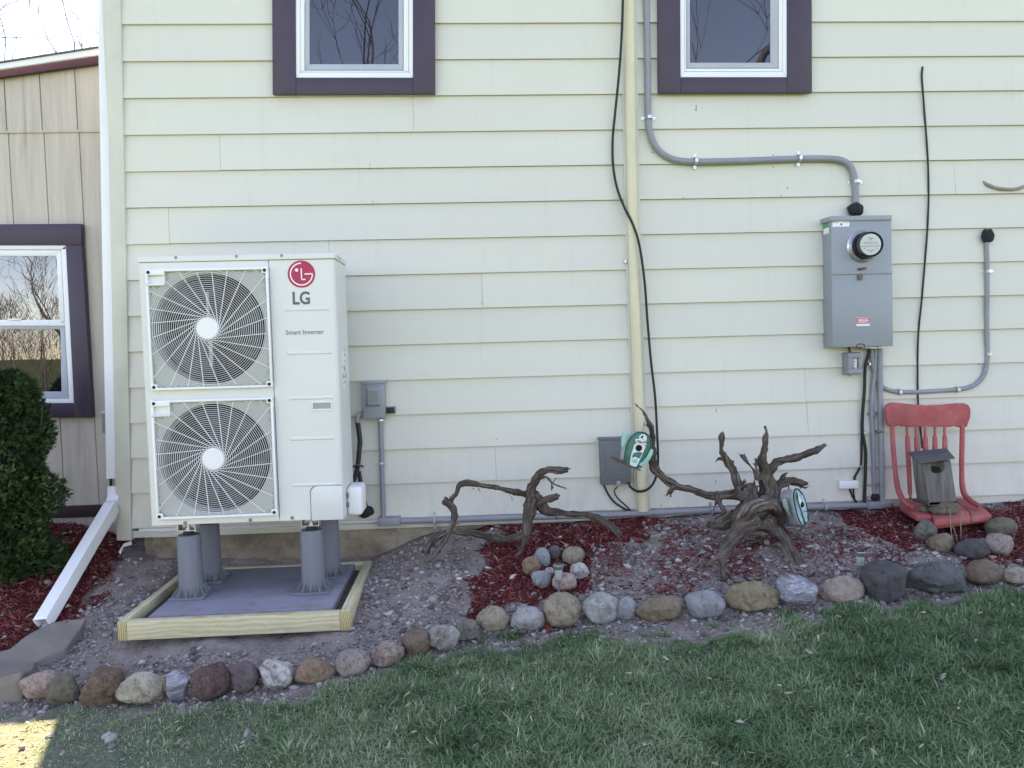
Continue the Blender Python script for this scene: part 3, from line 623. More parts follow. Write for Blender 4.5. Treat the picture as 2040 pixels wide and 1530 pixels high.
# shed window
def pz(pts, d0, d1, bev=.002): return MB().px(pts, d0, d1, bev)
WN = MB().px([(-250, 488), (133, 488), (149, 805), (-240, 805)], .232, .246).build('window', M_WHITE, S)
WN['label'] = 'double hung window behind the evergreen shrub'
pz([(-330, 449), (161, 445.5), (162, 488), (-330, 489)], .205, .247).build('casing_board', M_PURPLE, WN)
pz([(131.5, 488.5), (162.5, 488.5), (183.5, 832), (148.5, 832)], .207, .247).build('casing_board', M_PURPLE, WN)
pz([(-330, 804.5), (147.5, 803.5), (148, 832), (-330, 833)], .208, .247).build('casing_board', M_PURPLE, WN)
pz([(-330, 489.5), (-252, 489.5), (-242, 804), (-322, 804)], .207, .247).build('casing_board', M_PURPLE, WN)
m_ = MB(); m_.px([(-250, 488.5), (131, 488.5), (131, 497), (-250, 497)], .214, .246, .002); m_.px([(121.5, 497), (131, 489), (147.5, 803), (138, 795)], .214, .246, .002); m_.px([(-240, 795), (138, 795), (147.5, 803), (-240, 804)], .214, .246, .002); m_.build('frame', M_WHITE, WN)
m_ = MB(); m_.px([(-250, 498), (121, 498), (112, 510), (-250, 510)], .222, .2455, .002); m_.px([(112, 510), (121, 498), (128, 640), (118.5, 640)], .222, .2455, .002); m_.px([(-250, 637), (118.5, 637), (128.5, 649), (-250, 649)], .220, .2455, .002); m_.build('upper_sash', M_WHITE, WN)
m_ = MB(); m_.px([(-250, 649.5), (128.5, 649.5), (120, 656), (-250, 656)], .226, .2455, .0015); m_.px([(120, 656), (127.5, 650), (136.5, 794), (122.5, 780)], .226, .2455, .0015); m_.px([(-250, 780), (122.5, 780), (136.5, 794), (-250, 794)], .226, .2455, .0015); m_.build('lower_sash', M_SCREEN, WN)
MB().px([(-250, 508), (113, 508), (120, 640), (-250, 640)], .2305, .2315).build('pane', M_GLASS, WN, 0)
MB().px([(-250, 654), (121, 654), (124, 782), (-250, 782)], .2310, .2318).build('pane', M_GLASS_LOW, WN, 0)
MB().px([(16, 634.5), (42, 634.5), (42, 637.5), (28, 638.5), (16, 637.5)], .213, .2195, .001).build('sash_lock', M_WHITE, WN)
# small box behind the downspout
b = thing('junction_box', 'small tan grey box tucked behind the white downspout', 'junction box', on(211, 862, .2))
MB().px([(203, 822), (222, 822), (222, 863), (203, 863)], .17, .25, .004).build('body', paint('tan grey box', (.27, .26, .23), .5, .08, 5), b)
MB().px([(200.5, 819), (223, 818), (223, 824), (200.5, 825)], .162, .25, .002).build('lid', M_SHED, b)
MB().tube([on(218, 866, .2), on(219.5, 900, .21), on(220.5, 945, .21), on(221, 985, .21)], .008, 8, .03).build('cable', M_BLACK, b)

# ---------------------------------------------------------------- downspout
D = thing('downspout', 'white aluminium downspout kicking out at the house corner onto a flagstone', 'downspout', on(228, 1000, .03))
def rect_sweep(m_, pts, w_, d_, side, rib=True):              # rectangular pipe with ribbed faces
    P = curve(pts, .02); rings = []
    for i, p in enumerate(P):
        t_ = (P[min(i+1, len(P)-1)]-P[max(i-1, 0)]).normalized(); s_ = (side-t_*side.dot(t_)).normalized(); u_ = s_.cross(t_)
        prof = []
        k = 8
        for (sx, sy, ex, ey) in ((-1, -1, 1, -1), (1, -1, 1, 1), (1, 1, -1, 1), (-1, 1, -1, -1)):
            for j in range(k):
                f_ = j/k; a_, b_ = sx+(ex-sx)*f_, sy+(ey-sy)*f_; g_ = .0
                if rib and 2 <= j <= 6 and j % 2 == 0: g_ = .07
                L_ = max(abs(a_), abs(b_)); rr = 1-.06*(j == 0)
                if abs(sx-ex) > 0: b_ *= 1-g_
                else: a_ *= 1-g_
                prof.append(p+s_*(a_*w_/2*rr)+u_*(b_*d_/2*rr))
        rings.append([m_.bm.verts.new(v) for v in prof])
    for a_, b_ in zip(rings, rings[1:]):
        for i in range(len(a_)): m_.bm.faces.new([a_[i], a_[(i+1) % len(a_)], b_[(i+1) % len(a_)], b_[i]])
    return rings
dx = Vector((1, 0, 0)); top = on(201, -60, .06); bot = on(218, 955, .06)
E0 = on(217, 955, .04); dsx = .026
m_ = MB(); rect_sweep(m_, [Vector((on(200.5, -80, .04).x+dsx, .04, 3.9)), Vector((on(204, 200, .04).x+dsx, .04, on(204, 200, .04).z)), Vector((on(217.5, 952, .04).x+dsx, .04, on(217.5, 952, .04).z))], .058, .07, dx); m_.build('pipe', M_WHITE, D, 40)
e1 = on(231, 968, .03); e2 = on(228, 1000, -.02); e3 = on(213, 1035, -.09); endp = ong(88, 1268); endp = onz(84, 1243, endp.z+.05)
m_ = MB(); rect_sweep(m_, [e1, on(230, 985, .02), e2, e3], .066, .074, dx, False); m_.build('elbow', M_WHITE, D, 40)
ax = (endp-e2).normalized()
m_ = MB(); rr_ = rect_sweep(m_, [e2.lerp(endp, .03), e2.lerp(endp, .5), endp], .068, .070, (dx+Vector((0, -.25, 0))).normalized()); ob = m_.build('outlet_pipe', M_WHITE, D, 40)
sm = ob.modifiers.new('thick', 'SOLIDIFY'); sm.thickness = .0025; sm.offset = -1
m_ = MB(); m_.cyl(e2.lerp(endp, .5), ax, .012, .002, 8); m_.bm.free(); 

# flagstone under the outlet
pts = [(0, 1352), (-70, 1350), (-40, 1312), (20, 1290), (60, 1262), (95, 1243), (130, 1233), (168, 1231), (160, 1250), (143, 1270), (128, 1292), (95, 1305), (72, 1318), (64, 1335), (40, 1342)]
gA = [ong(a, b_) for a, b_ in pts]; zf = max(p.z for p in gA)
A = []
for (a, b_) in pts:
    base_ = ong(a, b_); A.append(onz(a, b_, base_.z+(.06 if b_ > 1338 else .022)))
Bp = [Vector((p.x, p.y, float(gz(p.x, p.y, False))-.03)) for p in A]
fs = MB().loft(A, Bp, .004, 1); bmesh.ops.triangulate(fs.bm, faces=fs.bm.faces); bmesh.ops.subdivide_edges(fs.bm, edges=[e for e in fs.bm.edges if e.calc_length() > .03], cuts=3, use_grid_fill=True); bmesh.ops.triangulate(fs.bm, faces=fs.bm.faces); fs.bm.normal_update()
for v in fs.bm.verts:
    q_ = mn.fractal(v.co*9, .9, 2.1, 5); v.co += Vector((mn.noise(v.co*14)*.010, mn.noise(v.co*14+Vector((5, 0, 0)))*.010, .007*q_+.006*round(mn.noise(v.co*4)*3)/3))
tag(fs.build('flagstone', M_SLATE), 'long grey flagstone under the end of the white downspout', 'flagstone')

# ---------------------------------------------------------------- cream pipe up the wall
pp = [(1252, -120), (1253.5, 0), (1256, 200), (1260, 420), (1266, 640), (1274, 860), (1281, 1018)]
Pp = thing('wall_pipe', 'cream painted pipe running down the siding beside the black cable', 'pipe', on(1281, 1018, -.03))
MB().tube([on(a, b_, -.045) for a, b_ in pp], .031, 20, .1).build('pipe', M_CREAM, Pp)
hw = 15.5; MB().px([(a-hw, b_) for a, b_ in pp]+[(a+hw, b_) for a, b_ in pp[::-1]], -.024, -.001, .001).build('backing_strip', M_CORNER, Pp)
m_ = MB()
for (a, b_) in ((1261, 520),): m_.px([(a-17, b_-3), (a-12, b_-3), (a-12, b_+5), (a-17, b_+5)], -.034, -.02, .001)
m_.build('pipe_clip', M_GALV, Pp)

# ---------------------------------------------------------------- conduits, cables
def wall_tube(m_, pts, off, rpx, n=12, step=.02):
    P = [on(a, b_, -off) for a, b_ in pts]; return m_.tube(P, rpx*4.5/FPX, n, step)
def clamp_mesh(rad, dep):                                           # saddle strap for a pipe along local X, tabs up and down
    m_ = MB(); w_ = .018; n = 12; prev = None; prof = [(-rad-.024, .0), (-rad-.002, .0)]
    prof += [(-(rad+.0015)*math.cos(i*math.pi/n), -dep*min(1, math.sin(i*math.pi/n)*1.15+.0)) for i in range(n+1)]
    prof += [(rad+.002, .0), (rad+.024, .0)]; t_ = .0018
    for (a, b_), (c, d_) in zip(prof, prof[1:]):
        A = [Vector((-w_/2, b_, a)), Vector((w_/2, b_, a)), Vector((w_/2, d_, c)), Vector((-w_/2, d_, c))]
        nrm = Vector((0, (c-a), -(d_-b_))).normalized()*t_; nrm = -nrm if nrm.y > 0 else nrm
        if abs(c-a)+abs(d_-b_) < 1e-6: continue
        m_.loft(A, [p+nrm for p in A])
    for s_ in (-1, 1): m_.cyl((0, -.001, s_*(rad+.015)), (0, -1, 0), .0045, .004, 8)
    bmesh.ops.recalc_face_normals(m_.bm, faces=m_.bm.faces); me = bpy.data.meshes.new('clamp'); m_.bm.to_mesh(me); m_.bm.free(); me.materials.append(M_GALV); return me
CL_A, CL_B = clamp_mesh(.0205, .0395), clamp_mesh(.0165, .0325)
def clamp(me, p, parent, ang=0):
    o = bpy.data.objects.new('clamp', me); COL.objects.link(o); o.parent = parent; o.location = p-wl(parent); o.rotation_euler = (0, ang, 0); return o
sc_ = thing('service_conduit', 'thick grey service conduit bending from the right window down to the meter box', 'conduit', on(1705, 420, -.04))
wall_tube(MB(), [(1287, -120), (1288, 0), (1290, 120), (1291.5, 235), (1296, 268), (1308, 295), (1330, 313), (1360, 321), (1400, 322), (1470, 320.5), (1540, 318), (1600, 316), (1650, 316), (1678, 320), (1694, 332), (1701, 350), (1704, 375), (1705, 408)], .032, 6.4, 14).build('conduit', M_PVC, sc_)
for (a, b_, an) in ((1291, 236, 90), (1384, 322, 0), (1590, 316.5, 0), (1703, 363, 90)): clamp(CL_A, on(a, b_, -.017), sc_, math.radians(an))
def blob(m_, c, r, ax_=(0, -1, 0), sq=(1, 1, 1), seed=0):
    tmp = bmesh.new(); bmesh.ops.create_icosphere(tmp, subdivisions=3, radius=1)
    for v in tmp.verts:
        k = 1+.22*mn.noise(v.co*1.7+Vector((seed*3.1, 0, 0)))+.08*mn.noise(v.co*5+Vector((seed, 2, 0))); v.co = Vector((v.co.x*r*sq[0]*k, v.co.y*r*sq[1]*k, v.co.z*r*sq[2]*k))+Vector(c)
    m_.merge(tmp); return m_
blob(MB(), on(1704, 417, -.045), .047, sq=(1, .85, .85), seed=1).build('sealing_putty', M_PUTTY, sc_)

mb_ = thing('meter_box', 'tall grey electric meter cabinet with round glass meter', 'meter box', on(1710, 692, -.06))
BD = -.125
MB().px([(1656, 437), (1776, 435), (1778.5, 689), (1658, 691.5)], BD, -.012, .003).build('cabinet', M_ELEC, mb_)
A = [on(a, b_, BD-.008) for a, b_ in ((1654, 440), (1654, 430.5), (1777.5, 428.5), (1777.5, 438))]; MB().loft(A, [Vector((p.x-.004 if i < 2 else p.x+.002, -.006, p.z)) for i, p in enumerate(A)], .002).build('top_flange', M_ELEC, mb_)
MB().px([(1656.5, 541), (1778, 538.5), (1778, 545), (1656.5, 547.5)], BD-.006, BD-.0002, .002).build('seam_lip', M_ELEC, mb_)
MB().px([(1657.5, 549), (1778, 546.5), (1779, 689.5), (1659, 692)], BD-.0035, BD-.0002, .002).build('lower_door', M_ELEC, mb_)
mc = on(1718, 491, BD)
mtr = MB().lathe(mc, (0, -1, 0), [(.094, .0), (.094, .004), (.088, .010), (.084, .022), (.080, .030)], 40).build('meter', M_GALV, mb_)
MB().lathe(mc+Vector((0, -.030, 0)), (0, -1, 0), [(.079, 0), (.079, .010), (.074, .014)], 40).build('meter_ring', M_BLACK, mtr)
MB().lathe(mc+Vector((0, -.044, 0)), (0, -1, 0), [(.050, 0), (.050, .042), (.049, .044)], 40).build('dial_drum', paint('meter housing dark', (.13, .13, .135), .4, .1, 20), mtr)
dial = MB().lathe(mc+Vector((0, -.0885, 0)), (0, -1, 0), [(.060, 0), (.060, .003)], 40).build('dial_plate', paint('white dial plate', (.66, .67, .63), .4, .03, 8), mtr)
pr = MB(); dc = mc+Vector((0, -.0925, 0))
for i in range(5):
    pr_c = dc+Vector((-.036+.018*i, 0, .008))
    for k in range(14):
        a0, a1 = k*2*math.pi/14, (k+1)*2*math.pi/14
        p_ = [pr_c+Vector((rr*math.cos(a_), 0, rr*math.sin(a_))) for rr, a_ in ((.0072, a0), (.0072, a1), (.0062, a1), (.0062, a0))]; pr.faces_pts(p_, [(0, 1, 2, 3)])
    aa = i*1.3; d_ = Vector((math.cos(aa), 0, math.sin(aa))); s_ = Vector((-d_.z, 0, d_.x))*.0009; pr.faces_pts([pr_c-s_, pr_c+s_, pr_c+d_*.006+s_, pr_c+d_*.006-s_], [(0, 1, 2, 3)])
for (xa, xb, za, zb2) in ((-.016, .016, .034, .037), (-.058, .058, -.011, -.0085), (-.022, .022, -.034, -.032), (-.003, .003, .024, .029), (-.003, .003, -.045, -.040), (-.036, -.032, -.026, -.017), (.032, .036, -.026, -.017)):
    pr.faces_pts([dc+Vector((xa, 0, za)), dc+Vector((xb, 0, za)), dc+Vector((xb, 0, zb2)), dc+Vector((xa, 0, zb2))], [(0, 1, 2, 3)])
pr.build('dial_print', M_INK, mtr, 0)
t = NT('meter glass'); t.b.inputs['Roughness'].default_value = .02; t.b.inputs['Transmission Weight'].default_value = 1; t.b.inputs['IOR'].default_value = 1.12; t.col((.97, .98, .97)); M_MGLASS = t.m
gl = MB().lathe(mc+Vector((0, -.040, 0)), (0, -1, 0), [(.0745, 0), (.0735, .05), (.071, .062), (.064, .068), (.03, .071), (.0, .0715)], 40); gl.build('glass_dome', M_MGLASS, mtr)
MB().rect(1706, 632.5, 1733, 649, BD-.0046, BD-.004).build('warning_sticker', M_STICK, mb_, 0)
m_ = MB().rect(1706.5, 633, 1732.5, 644.5, BD-.0052, BD-.0047); m_.build('warning_band', M_RED, mb_, 0)
m_ = MB()
for yy in (635.2, 638.3, 641.2): m_.rect(1709, yy, 1730, yy+1.0, BD-.0056, BD-.0053)
m_.rect(1709, 645.6, 1714, 646.6, BD-.0052, BD-.0048); m_.build('sticker_text', M_STICK, mb_, 0)
MB().px([(1659, 443), (1665, 441.5), (1690, 441), (1692.5, 444), (1692, 451), (1658, 452)], BD-.0008, BD-.0003).build('top_sticker', M_STICK, mb_, 0)
m_ = MB(); m_.rect(1661, 442.7, 1672, 443.6, BD-.0012, BD-.0009).rect(1679, 442.3, 1690, 443.2, BD-.0012, BD-.0009); m_.build('sticker_band', M_RED, mb_, 0); MB().lathe(on(1676, 446.8, BD-.0009), (0, -1, 0), [(.006, 0), (.006, .0004)], 12).build('sticker_emblem', M_INK, mb_, 0)
xs_ = mb_xs = on(1656, 445, BD).x-.0006
MB().box(xs_-.0008, xs_, -.098, -.03, on(1650, 466, -.07).z, on(1650, 446, -.07).z).build('side_sticker', M_STICK, mb_, 0)
MB().box(xs_-.0014, xs_-.0009, -.098, -.03, on(1650, 454, -.07).z, on(1650, 446, -.07).z).build('side_sticker_band', M_GREEN, mb_, 0)
MB().px([(1711, 534), (1726, 532), (1727, 535.5), (1716, 538), (1711, 537.5)], BD-.014, BD-.0005, .002).build('hasp', M_RUST, mb_)
MB().px([(1711, 546), (1718, 545), (1719.5, 552), (1717, 558), (1711, 557.5), (1709.5, 551)], BD-.017, BD-.004, .003).build('seal_lock', paint('brown lock', (.2, .14, .13), .6, .2, 60), mb_)
m_ = MB()
for (a, b_, w_) in ((1724, 692, 7), (1732, 692, 5), (1742, 692.5, 6), (1754, 692, 6)): m_.rect(a-w_, b_-2, a+w_, b_+3, -.085, -.04, .004)
m_.build('cable_glands', M_GALV, mb_)
m_ = MB(); m_.tube([on(1715+9*math.cos(a_), 690+5*math.sin(a_), BD-.006) for a_ in np.linspace(0, 6.0, 16)], .0028, 6); m_.build('wire_loop', M_RUST, mb_)

ob_ = thing('outlet_box', 'small grey outdoor socket box below the meter cabinet', 'outlet', on(1703, 748, -.04))
MB().px([(1686, 703), (1716, 701), (1718, 745.5), (1688, 747)], -.075, -.012, .008, 3).build('body', M_PVC, ob_)
m_ = MB(); F0 = -.090
for q_ in ([(1689.5, 704), (1716, 703), (1716.5, 713), (1690, 713.5)], [(1690, 736), (1717, 735.5), (1717.5, 744), (1690.5, 745)], [(1689.9, 713.5), (1699, 713.3), (1699.8, 736), (1690.2, 736)], [(1710.5, 713), (1716.4, 712.8), (1717, 735.6), (1711, 735.8)]): m_.px(q_, F0, -.074, .002)
m_.build('cover', M_PVC, ob_); MB().px([(1699, 713), (1711, 713), (1711.5, 736), (1699.5, 736)], -.0765, -.0752).build('recess', M_ELEC_D, ob_, 0)
sk = MB().px([(1700, 714.5), (1707.5, 714.3), (1708, 735), (1700.5, 735.3)], -.081, -.0766, .001).build('socket', paint('ivory socket', (.62, .62, .58), .4, .03, 9), ob_)
m_ = MB()
for (a, b_) in ((1702.2, 720.5), (1702.4, 733.5)): m_.rect(a-.7, b_-1, a+1.1, b_+1, -.0818, -.0811)
m_.build('socket_slots', M_BLACKH, sk, 0)
MB().tube([on(1691, 692, -.05), on(1694, 703, -.045)], .008, 8).build('nipple', M_RUST, ob_)
m_ = MB(); [m_.cyl(on(a, b_, -.06), (0, -1, 0), .007, .02, 10) for a, b_ in ((1687, 740), (1692, 747))]; m_.build('hinge', M_PVC, ob_)

def cable(name, label, cat, pts, off, rpx, mat, loc=None, n=8, offs=None):
    P = [on(a, b_, -(offs[i] if offs else off)) for i, (a, b_) in enumerate(pts)]
    root = thing(name, label, cat, loc or P[-1]); MB().tube(P, rpx*4.5/FPX, n, .02).build('jacket', mat, root); return root
c1 = cable('black_cable', 'thick black cable dropping from the meter cabinet to the mulch', 'cable', [(1732, 694), (1731, 705), (1725, 724), (1723, 745), (1722, 780), (1719, 815), (1717.5, 850), (1720, 872), (1724.5, 900), (1724, 940), (1722.5, 985), (1721.5, 1010)], .035, 3.3, M_BLACK)
for (a, b_) in ((1729, 725), (1718, 861), (1724, 990)): clamp(CL_B, on(a, b_, -.015), c1, math.radians(90)).scale = (.8, .8, .6)
c2 = cable('black_cable', 'thinner black cable running from the clamp into the small white box', 'cable', [(1717, 855), (1716.5, 880), (1716, 905), (1715, 925), (1710, 938), (1703, 950), (1701.5, 962)], .022, 2.3, M_BLACK)
clamp(CL_B, on(1712, 928, -.012), c2, math.radians(90)).scale = (.7, .7, .5)
wb = thing('white_box', 'small white plastic splice box low on the siding', 'junction box', on(1692, 976, -.02)); MB().px([(1673, 959), (1711, 957.5), (1711, 973), (1674, 974.5)], -.045, -.012, .005, 3).build('body', M_WHITE, wb); MB().px([(1671.5, 961), (1676.5, 961), (1677, 974), (1672, 974)], -.03, -.012, .003).build('mounting_ear', M_WHITE, wb)
cable('black_cable', 'two thin black leads hanging under the small white box', 'cable', [(1693, 974), (1698, 988), (1705, 1000), (1712, 1011)], .025, 1.7, M_BLACK)
cable('black_cable', 'thin black lead looping from white box to base box', 'cable', [(1700, 974), (1701, 986), (1703, 995), (1709, 1004), (1714, 1012)], .03, 1.7, M_BLACK)
c3 = cable('grey_cable', 'lilac grey cable beside the grey riser under the meter', 'cable', [(1745, 694), (1744, 715), (1742, 745), (1738.5, 775), (1737, 820), (1739, 870), (1741, 930), (1743, 990)], .03, 4.6, M_PVC)
for (a, b_) in ((1738.5, 824), (1741, 966)): clamp(CL_B, on(a, b_, -.014), c3, math.radians(90))
blob(MB(), on(1744, 990, -.035), .026, sq=(1, .8, .95), seed=5).build('sealing_putty', M_PUTTY, c3)
riser = thing('grey_riser', 'straight grey conduit from meter cabinet down to the base box', 'conduit', on(1757, 1000, -.04)); wall_tube(MB(), [(1753, 692), (1754, 800), (1756, 900), (1757.5, 1000)], .04, 5.4, 14, .05).build('conduit', M_PVC2, riser)
m_ = MB(); m_.px([(1748, 858), (1762, 858), (1762, 862), (1748, 862)], -.06, -.012, .003); m_.build('strap', M_ELEC_D, riser)
rc = cable('grey_cable', 'grey cable curving from meter cabinet around to the black putty patch at right', 'cable', [(1736, 694), (1737, 715), (1741, 740), (1748, 758), (1762, 773), (1785, 780), (1820, 781), (1860, 779), (1905, 776), (1935, 770), (1955, 755), (1964, 735), (1967, 700), (1966, 640), (1966.5, 580), (1966, 520), (1965, 482)], .024, 4.6, M_PVC2, on(1965, 760, -.02), 10)
for (a, b_, an) in ((1789, 780.5, 0), (1904, 776, 0), (1966.5, 705, 90), (1965.5, 541, 90)): clamp(CL_B, on(a, b_, -.011), rc, math.radians(an))
blob(MB(), on(1968, 470, -.03), .042, sq=(.95, .6, 1.05), seed=3).build('sealing_putty', M_PUTTY, rc)
cable('frayed_cable', 'short weathered cable stub poking from the siding at far right', 'cable', [(1957, 362), (1965, 367), (1985, 374), (2008, 377), (2030, 375), (2048, 368), (2075, 362)], .03, 3.2, paint('peeling beige cable', (.42, .33, .28), .8, .25, 40, .3, 90, dirt=.3), None, 8, [.008, .02, .03, .03, .03, .02, .012])
cable('black_cable', 'long thin black cable hanging down behind the red chair', 'cable', [(1838, 133), (1836.5, 150), (1838, 175), (1843, 240), (1848, 310), (1850, 380), (1848, 450), (1842, 530), (1836, 600), (1830, 660), (1828, 720), (1829, 800), (1833, 850), (1838, 893)], .022, 1.9, M_BLACK, None, 8, [.01]+[.022]*13)
cable('black_cable', 'long black cable swagging along the cream pipe into the grey utility box', 'cable', [(1243, -100), (1241, 0), (1238, 80), (1233, 150), (1226, 220), (1220.5, 280), (1222, 335), (1231, 380), (1247, 420), (1262, 450), (1274, 490), (1284, 560), (1290, 640), (1297, 720), (1305, 790), (1309, 860), (1311, 910), (1309, 940), (1302, 962), (1288, 976), (1270, 979), (1256, 970), (1251, 960)], .06, 2.5, M_BLACK, None, 8, [.085, .085, .085, .07, .05, .035, .035, .04, .06, .09, .095, .08, .06, .05, .05, .055, .06, .075, .085, .09, .09, .08, .07])

# utility box
ub = thing('utility_box', 'flat dark grey utility box left of cream pipe, behind the welcome birdhouse', 'utility box', on(1225, 967, -.04))
MB().px([(1195, 876), (1238, 874), (1258, 874), (1258, 964), (1198, 967)], -.062, -.012, .006).build('body', M_ELEC_D, ub)
MB().px([(1204, 884), (1250, 882), (1251, 955), (1206, 957)], -.067, -.061, .004).build('cover_panel', M_ELEC_D, ub)
MB().lathe(on(1232, 963, -.062), (0, -1, 0), [(.016, 0), (.016, .012), (.012, .016)], 16).build('knob', M_PVC, ub)
MB().px([(1193, 872.5), (1259, 871), (1259, 876), (1193, 877.5)], -.066, -.010, .002).build('lid_edge', M_ELEC_D, ub)
cable('black_cable', 'black lead slanting from utility box down to base conduit', 'cable', [(1203, 966), (1212, 985), (1226, 1002), (1245, 1014), (1266, 1024)], .03, 1.9, M_BLACK)
cable('black_cable', 'thin black lead looping under the utility box knob', 'cable', [(1230, 970), (1224, 976), (1226, 986), (1236, 998), (1248, 1008), (1256, 1017), (1268, 1026)], .035, 1.4, M_BLACK)

# base conduit and little boxes
bc = thing('base_conduit', 'long grey conduit along the foot of the siding between two base boxes', 'conduit', on(1200, 1034, -.05))
wall_tube(MB(), [(790, 1038), (900, 1035), (1000, 1031.5), (1200, 1026), (1300, 1021.5), (1450, 1015.5), (1620, 1009.5), (1735, 1006.5)], .038, 6.2, 14, .05).build('conduit', M_PVC, bc)
for (a, b_) in ((866, 1036), (1415, 1017), (1640, 1009)): clamp(CL_B, on(a, b_, -.02), bc).scale = (.7, 1.25, 1.25)
[MB().cyl(on(a, b_, -.038), (on(a+30, b_-1.2, -.038)-on(a, b_, -.038)), .0215, .05, 16).build('coupling', M_PVC, bc) for a, b_ in ((1175, 1026.8), (1305, 1021), (1640, 1008.6))]
bb = thing('base_box', 'grey conduit body box at the foot of the disconnect riser', 'junction box', on(775, 1048, -.04)); MB().px([(752, 1033), (797, 1031), (797, 1048), (753, 1049)], -.075, -.012, .004).build('body', M_PVC, bb); MB().px([(753, 1034), (796, 1032.4), (796, 1046.5), (754, 1047.5)], -.079, -.0745, .002).build('cover', M_PVC, bb)
bb = thing('base_box', 'grey conduit body box at the foot of the meter riser', 'junction box', on(1752, 1015, -.04)); MB().px([(1731, 1001), (1776, 999), (1776, 1013), (1731, 1015)], -.075, -.012, .004).build('body', M_PVC, bb); MB().px([(1732, 1002.5), (1775, 1000.5), (1775, 1011.5), (1732, 1013.5)], -.079, -.0745, .002).build('cover', M_PVC, bb)

# disconnect by the heat pump
dcx = thing('disconnect_box', 'small grey electrical disconnect box to the right of heat pump', 'electrical box', on(744, 835, -.05))
MB().px([(722, 762), (766, 761), (767.5, 833), (723.5, 834.5)], -.085, -.012, .003).build('body', M_ELEC, dcx)
MB().px([(720, 759.5), (767, 758), (767, 764), (720, 765.5)], -.093, -.010, .002).build('top_flange', M_ELEC, dcx)
A = [on(a, b_, -.0868) for a, b_ in ((728, 770), (757, 769), (759, 809), (728.5, 810))]; Bq = [on(a, b_, -.108) for a, b_ in ((733, 777), (753, 776.5), (756, 807), (733, 807.5))]
MB().loft(A, Bq, .003).build('raised_cover', M_ELEC, dcx)
A = [on(a, b_, -.1085) for a, b_ in ((734, 778), (752.5, 777.5), (755, 806), (734, 806.5))]; MB().loft(A, [Vector((p.x, -.1075, p.z)) for p in A]).build('cover_face', paint('cover face', (.22, .245, .235), .5, .05, 6), dcx, 0)
m_ = MB(); m_.rect(768, 811, 787.5, 824, -.05, -.012, .002); m_.build('plug_cap', M_ELEC_D, dcx); m_ = MB(); m_.rect(770, 812.5, 785.5, 822.5, -.052, -.0495, .001); m_.build('plug_face', M_BLACK, dcx)
dr = thing('disconnect_riser', 'straight grey conduit between disconnect box and its base box', 'conduit', on(763, 1033, -.04)); wall_tube(MB(), [(758, 836), (760, 900), (762, 970), (764, 1033)], .04, 5.0, 14, .05).build('conduit', M_PVC, dr)
MB().px([(754, 835), (764, 835), (764, 841), (754, 841)], -.06, -.02, .003).build('coupling', M_GALV, dr); o = clamp(CL_B, on(761, 921, -.016), dr, math.radians(90)); o.scale = (.6, 1.2, 1.0)
wh = thing('flexible_whip', 'black flexible conduit hanging from disconnect box toward heat pump', 'conduit', on(714, 930, -.1))
MB().tube([on(722, 828, -.05), on(716, 824, -.055), on(712.5, 834, -.06), on(712.5, 842, -.06)], .0135, 12, .008).build('elbow_fitting', M_ELEC, wh)
MB().tube([on(712.5, 842, -.06), on(715, 860, -.065), on(717, 880, -.075), on(715, 905, -.09), on(713, 925, -.10), on(709, 945, -.14), on(701, 968, -.20)], .0135, 12, .01).build('hose', M_BLACK, wh)
m_ = MB(); m_.tube([on(703, 930, -.02), on(713, 927, -.135), on(723, 929, -.02)], .006, 8, .006); m_.build('strap', M_RUST, wh)
lp = thing('line_set', 'black insulated pipe bundle ending in a putty sealed hole by the base box', 'pipe', on(728, 1020, -.04))
MB().tube([on(716, 938, -.10), on(718, 960, -.11), on(720, 985, -.10), on(724, 1010, -.06)], [.008, .015, .022, .026], 14, .012).build('insulation', M_BLACK, lp)
blob(MB(), on(727, 1019, -.03), .05, sq=(1, .7, .78), seed=8).build('sealing_putty', M_PUTTY, lp)

# ---------------------------------------------------------------- heat pump
HX0, HX1, HZ0, HZ1, HF, HB = -1.622, -.660, .636, 1.986, -.58, -.25
hp = thing('heat_pump', 'ivory two fan heat pump unit on four grey posts', 'heat pump', ((HX0+HX1)/2, (HF+HB)/2, HZ0))
GY_ = HF-.026
def ctr(px_, py_): p = on(px_, py_, GY_); return p.x, p.z
fans = [ctr(414, 654.5), ctr(425.5, 914.5)]
def half(cs):
    P = [on(a, b_, GY_) for a, b_ in cs]; return (P[0].x+P[3].x)/2, (P[1].x+P[2].x)/2, (P[2].z+P[3].z)/2, (P[0].z+P[1].z)/2
sq = [half([(289.5, 536), (535.5, 532.5), (541.5, 772), (300.5, 777.5)]), half([(300, 797.5), (545, 792), (551.5, 1026), (312, 1036)])]
RO = .277
XD = on(536.5, 780, HF).x; XD = (on(535, 515, HF).x+on(557.5, 1043, HF).x)/2      # seam between fan panel and service panel
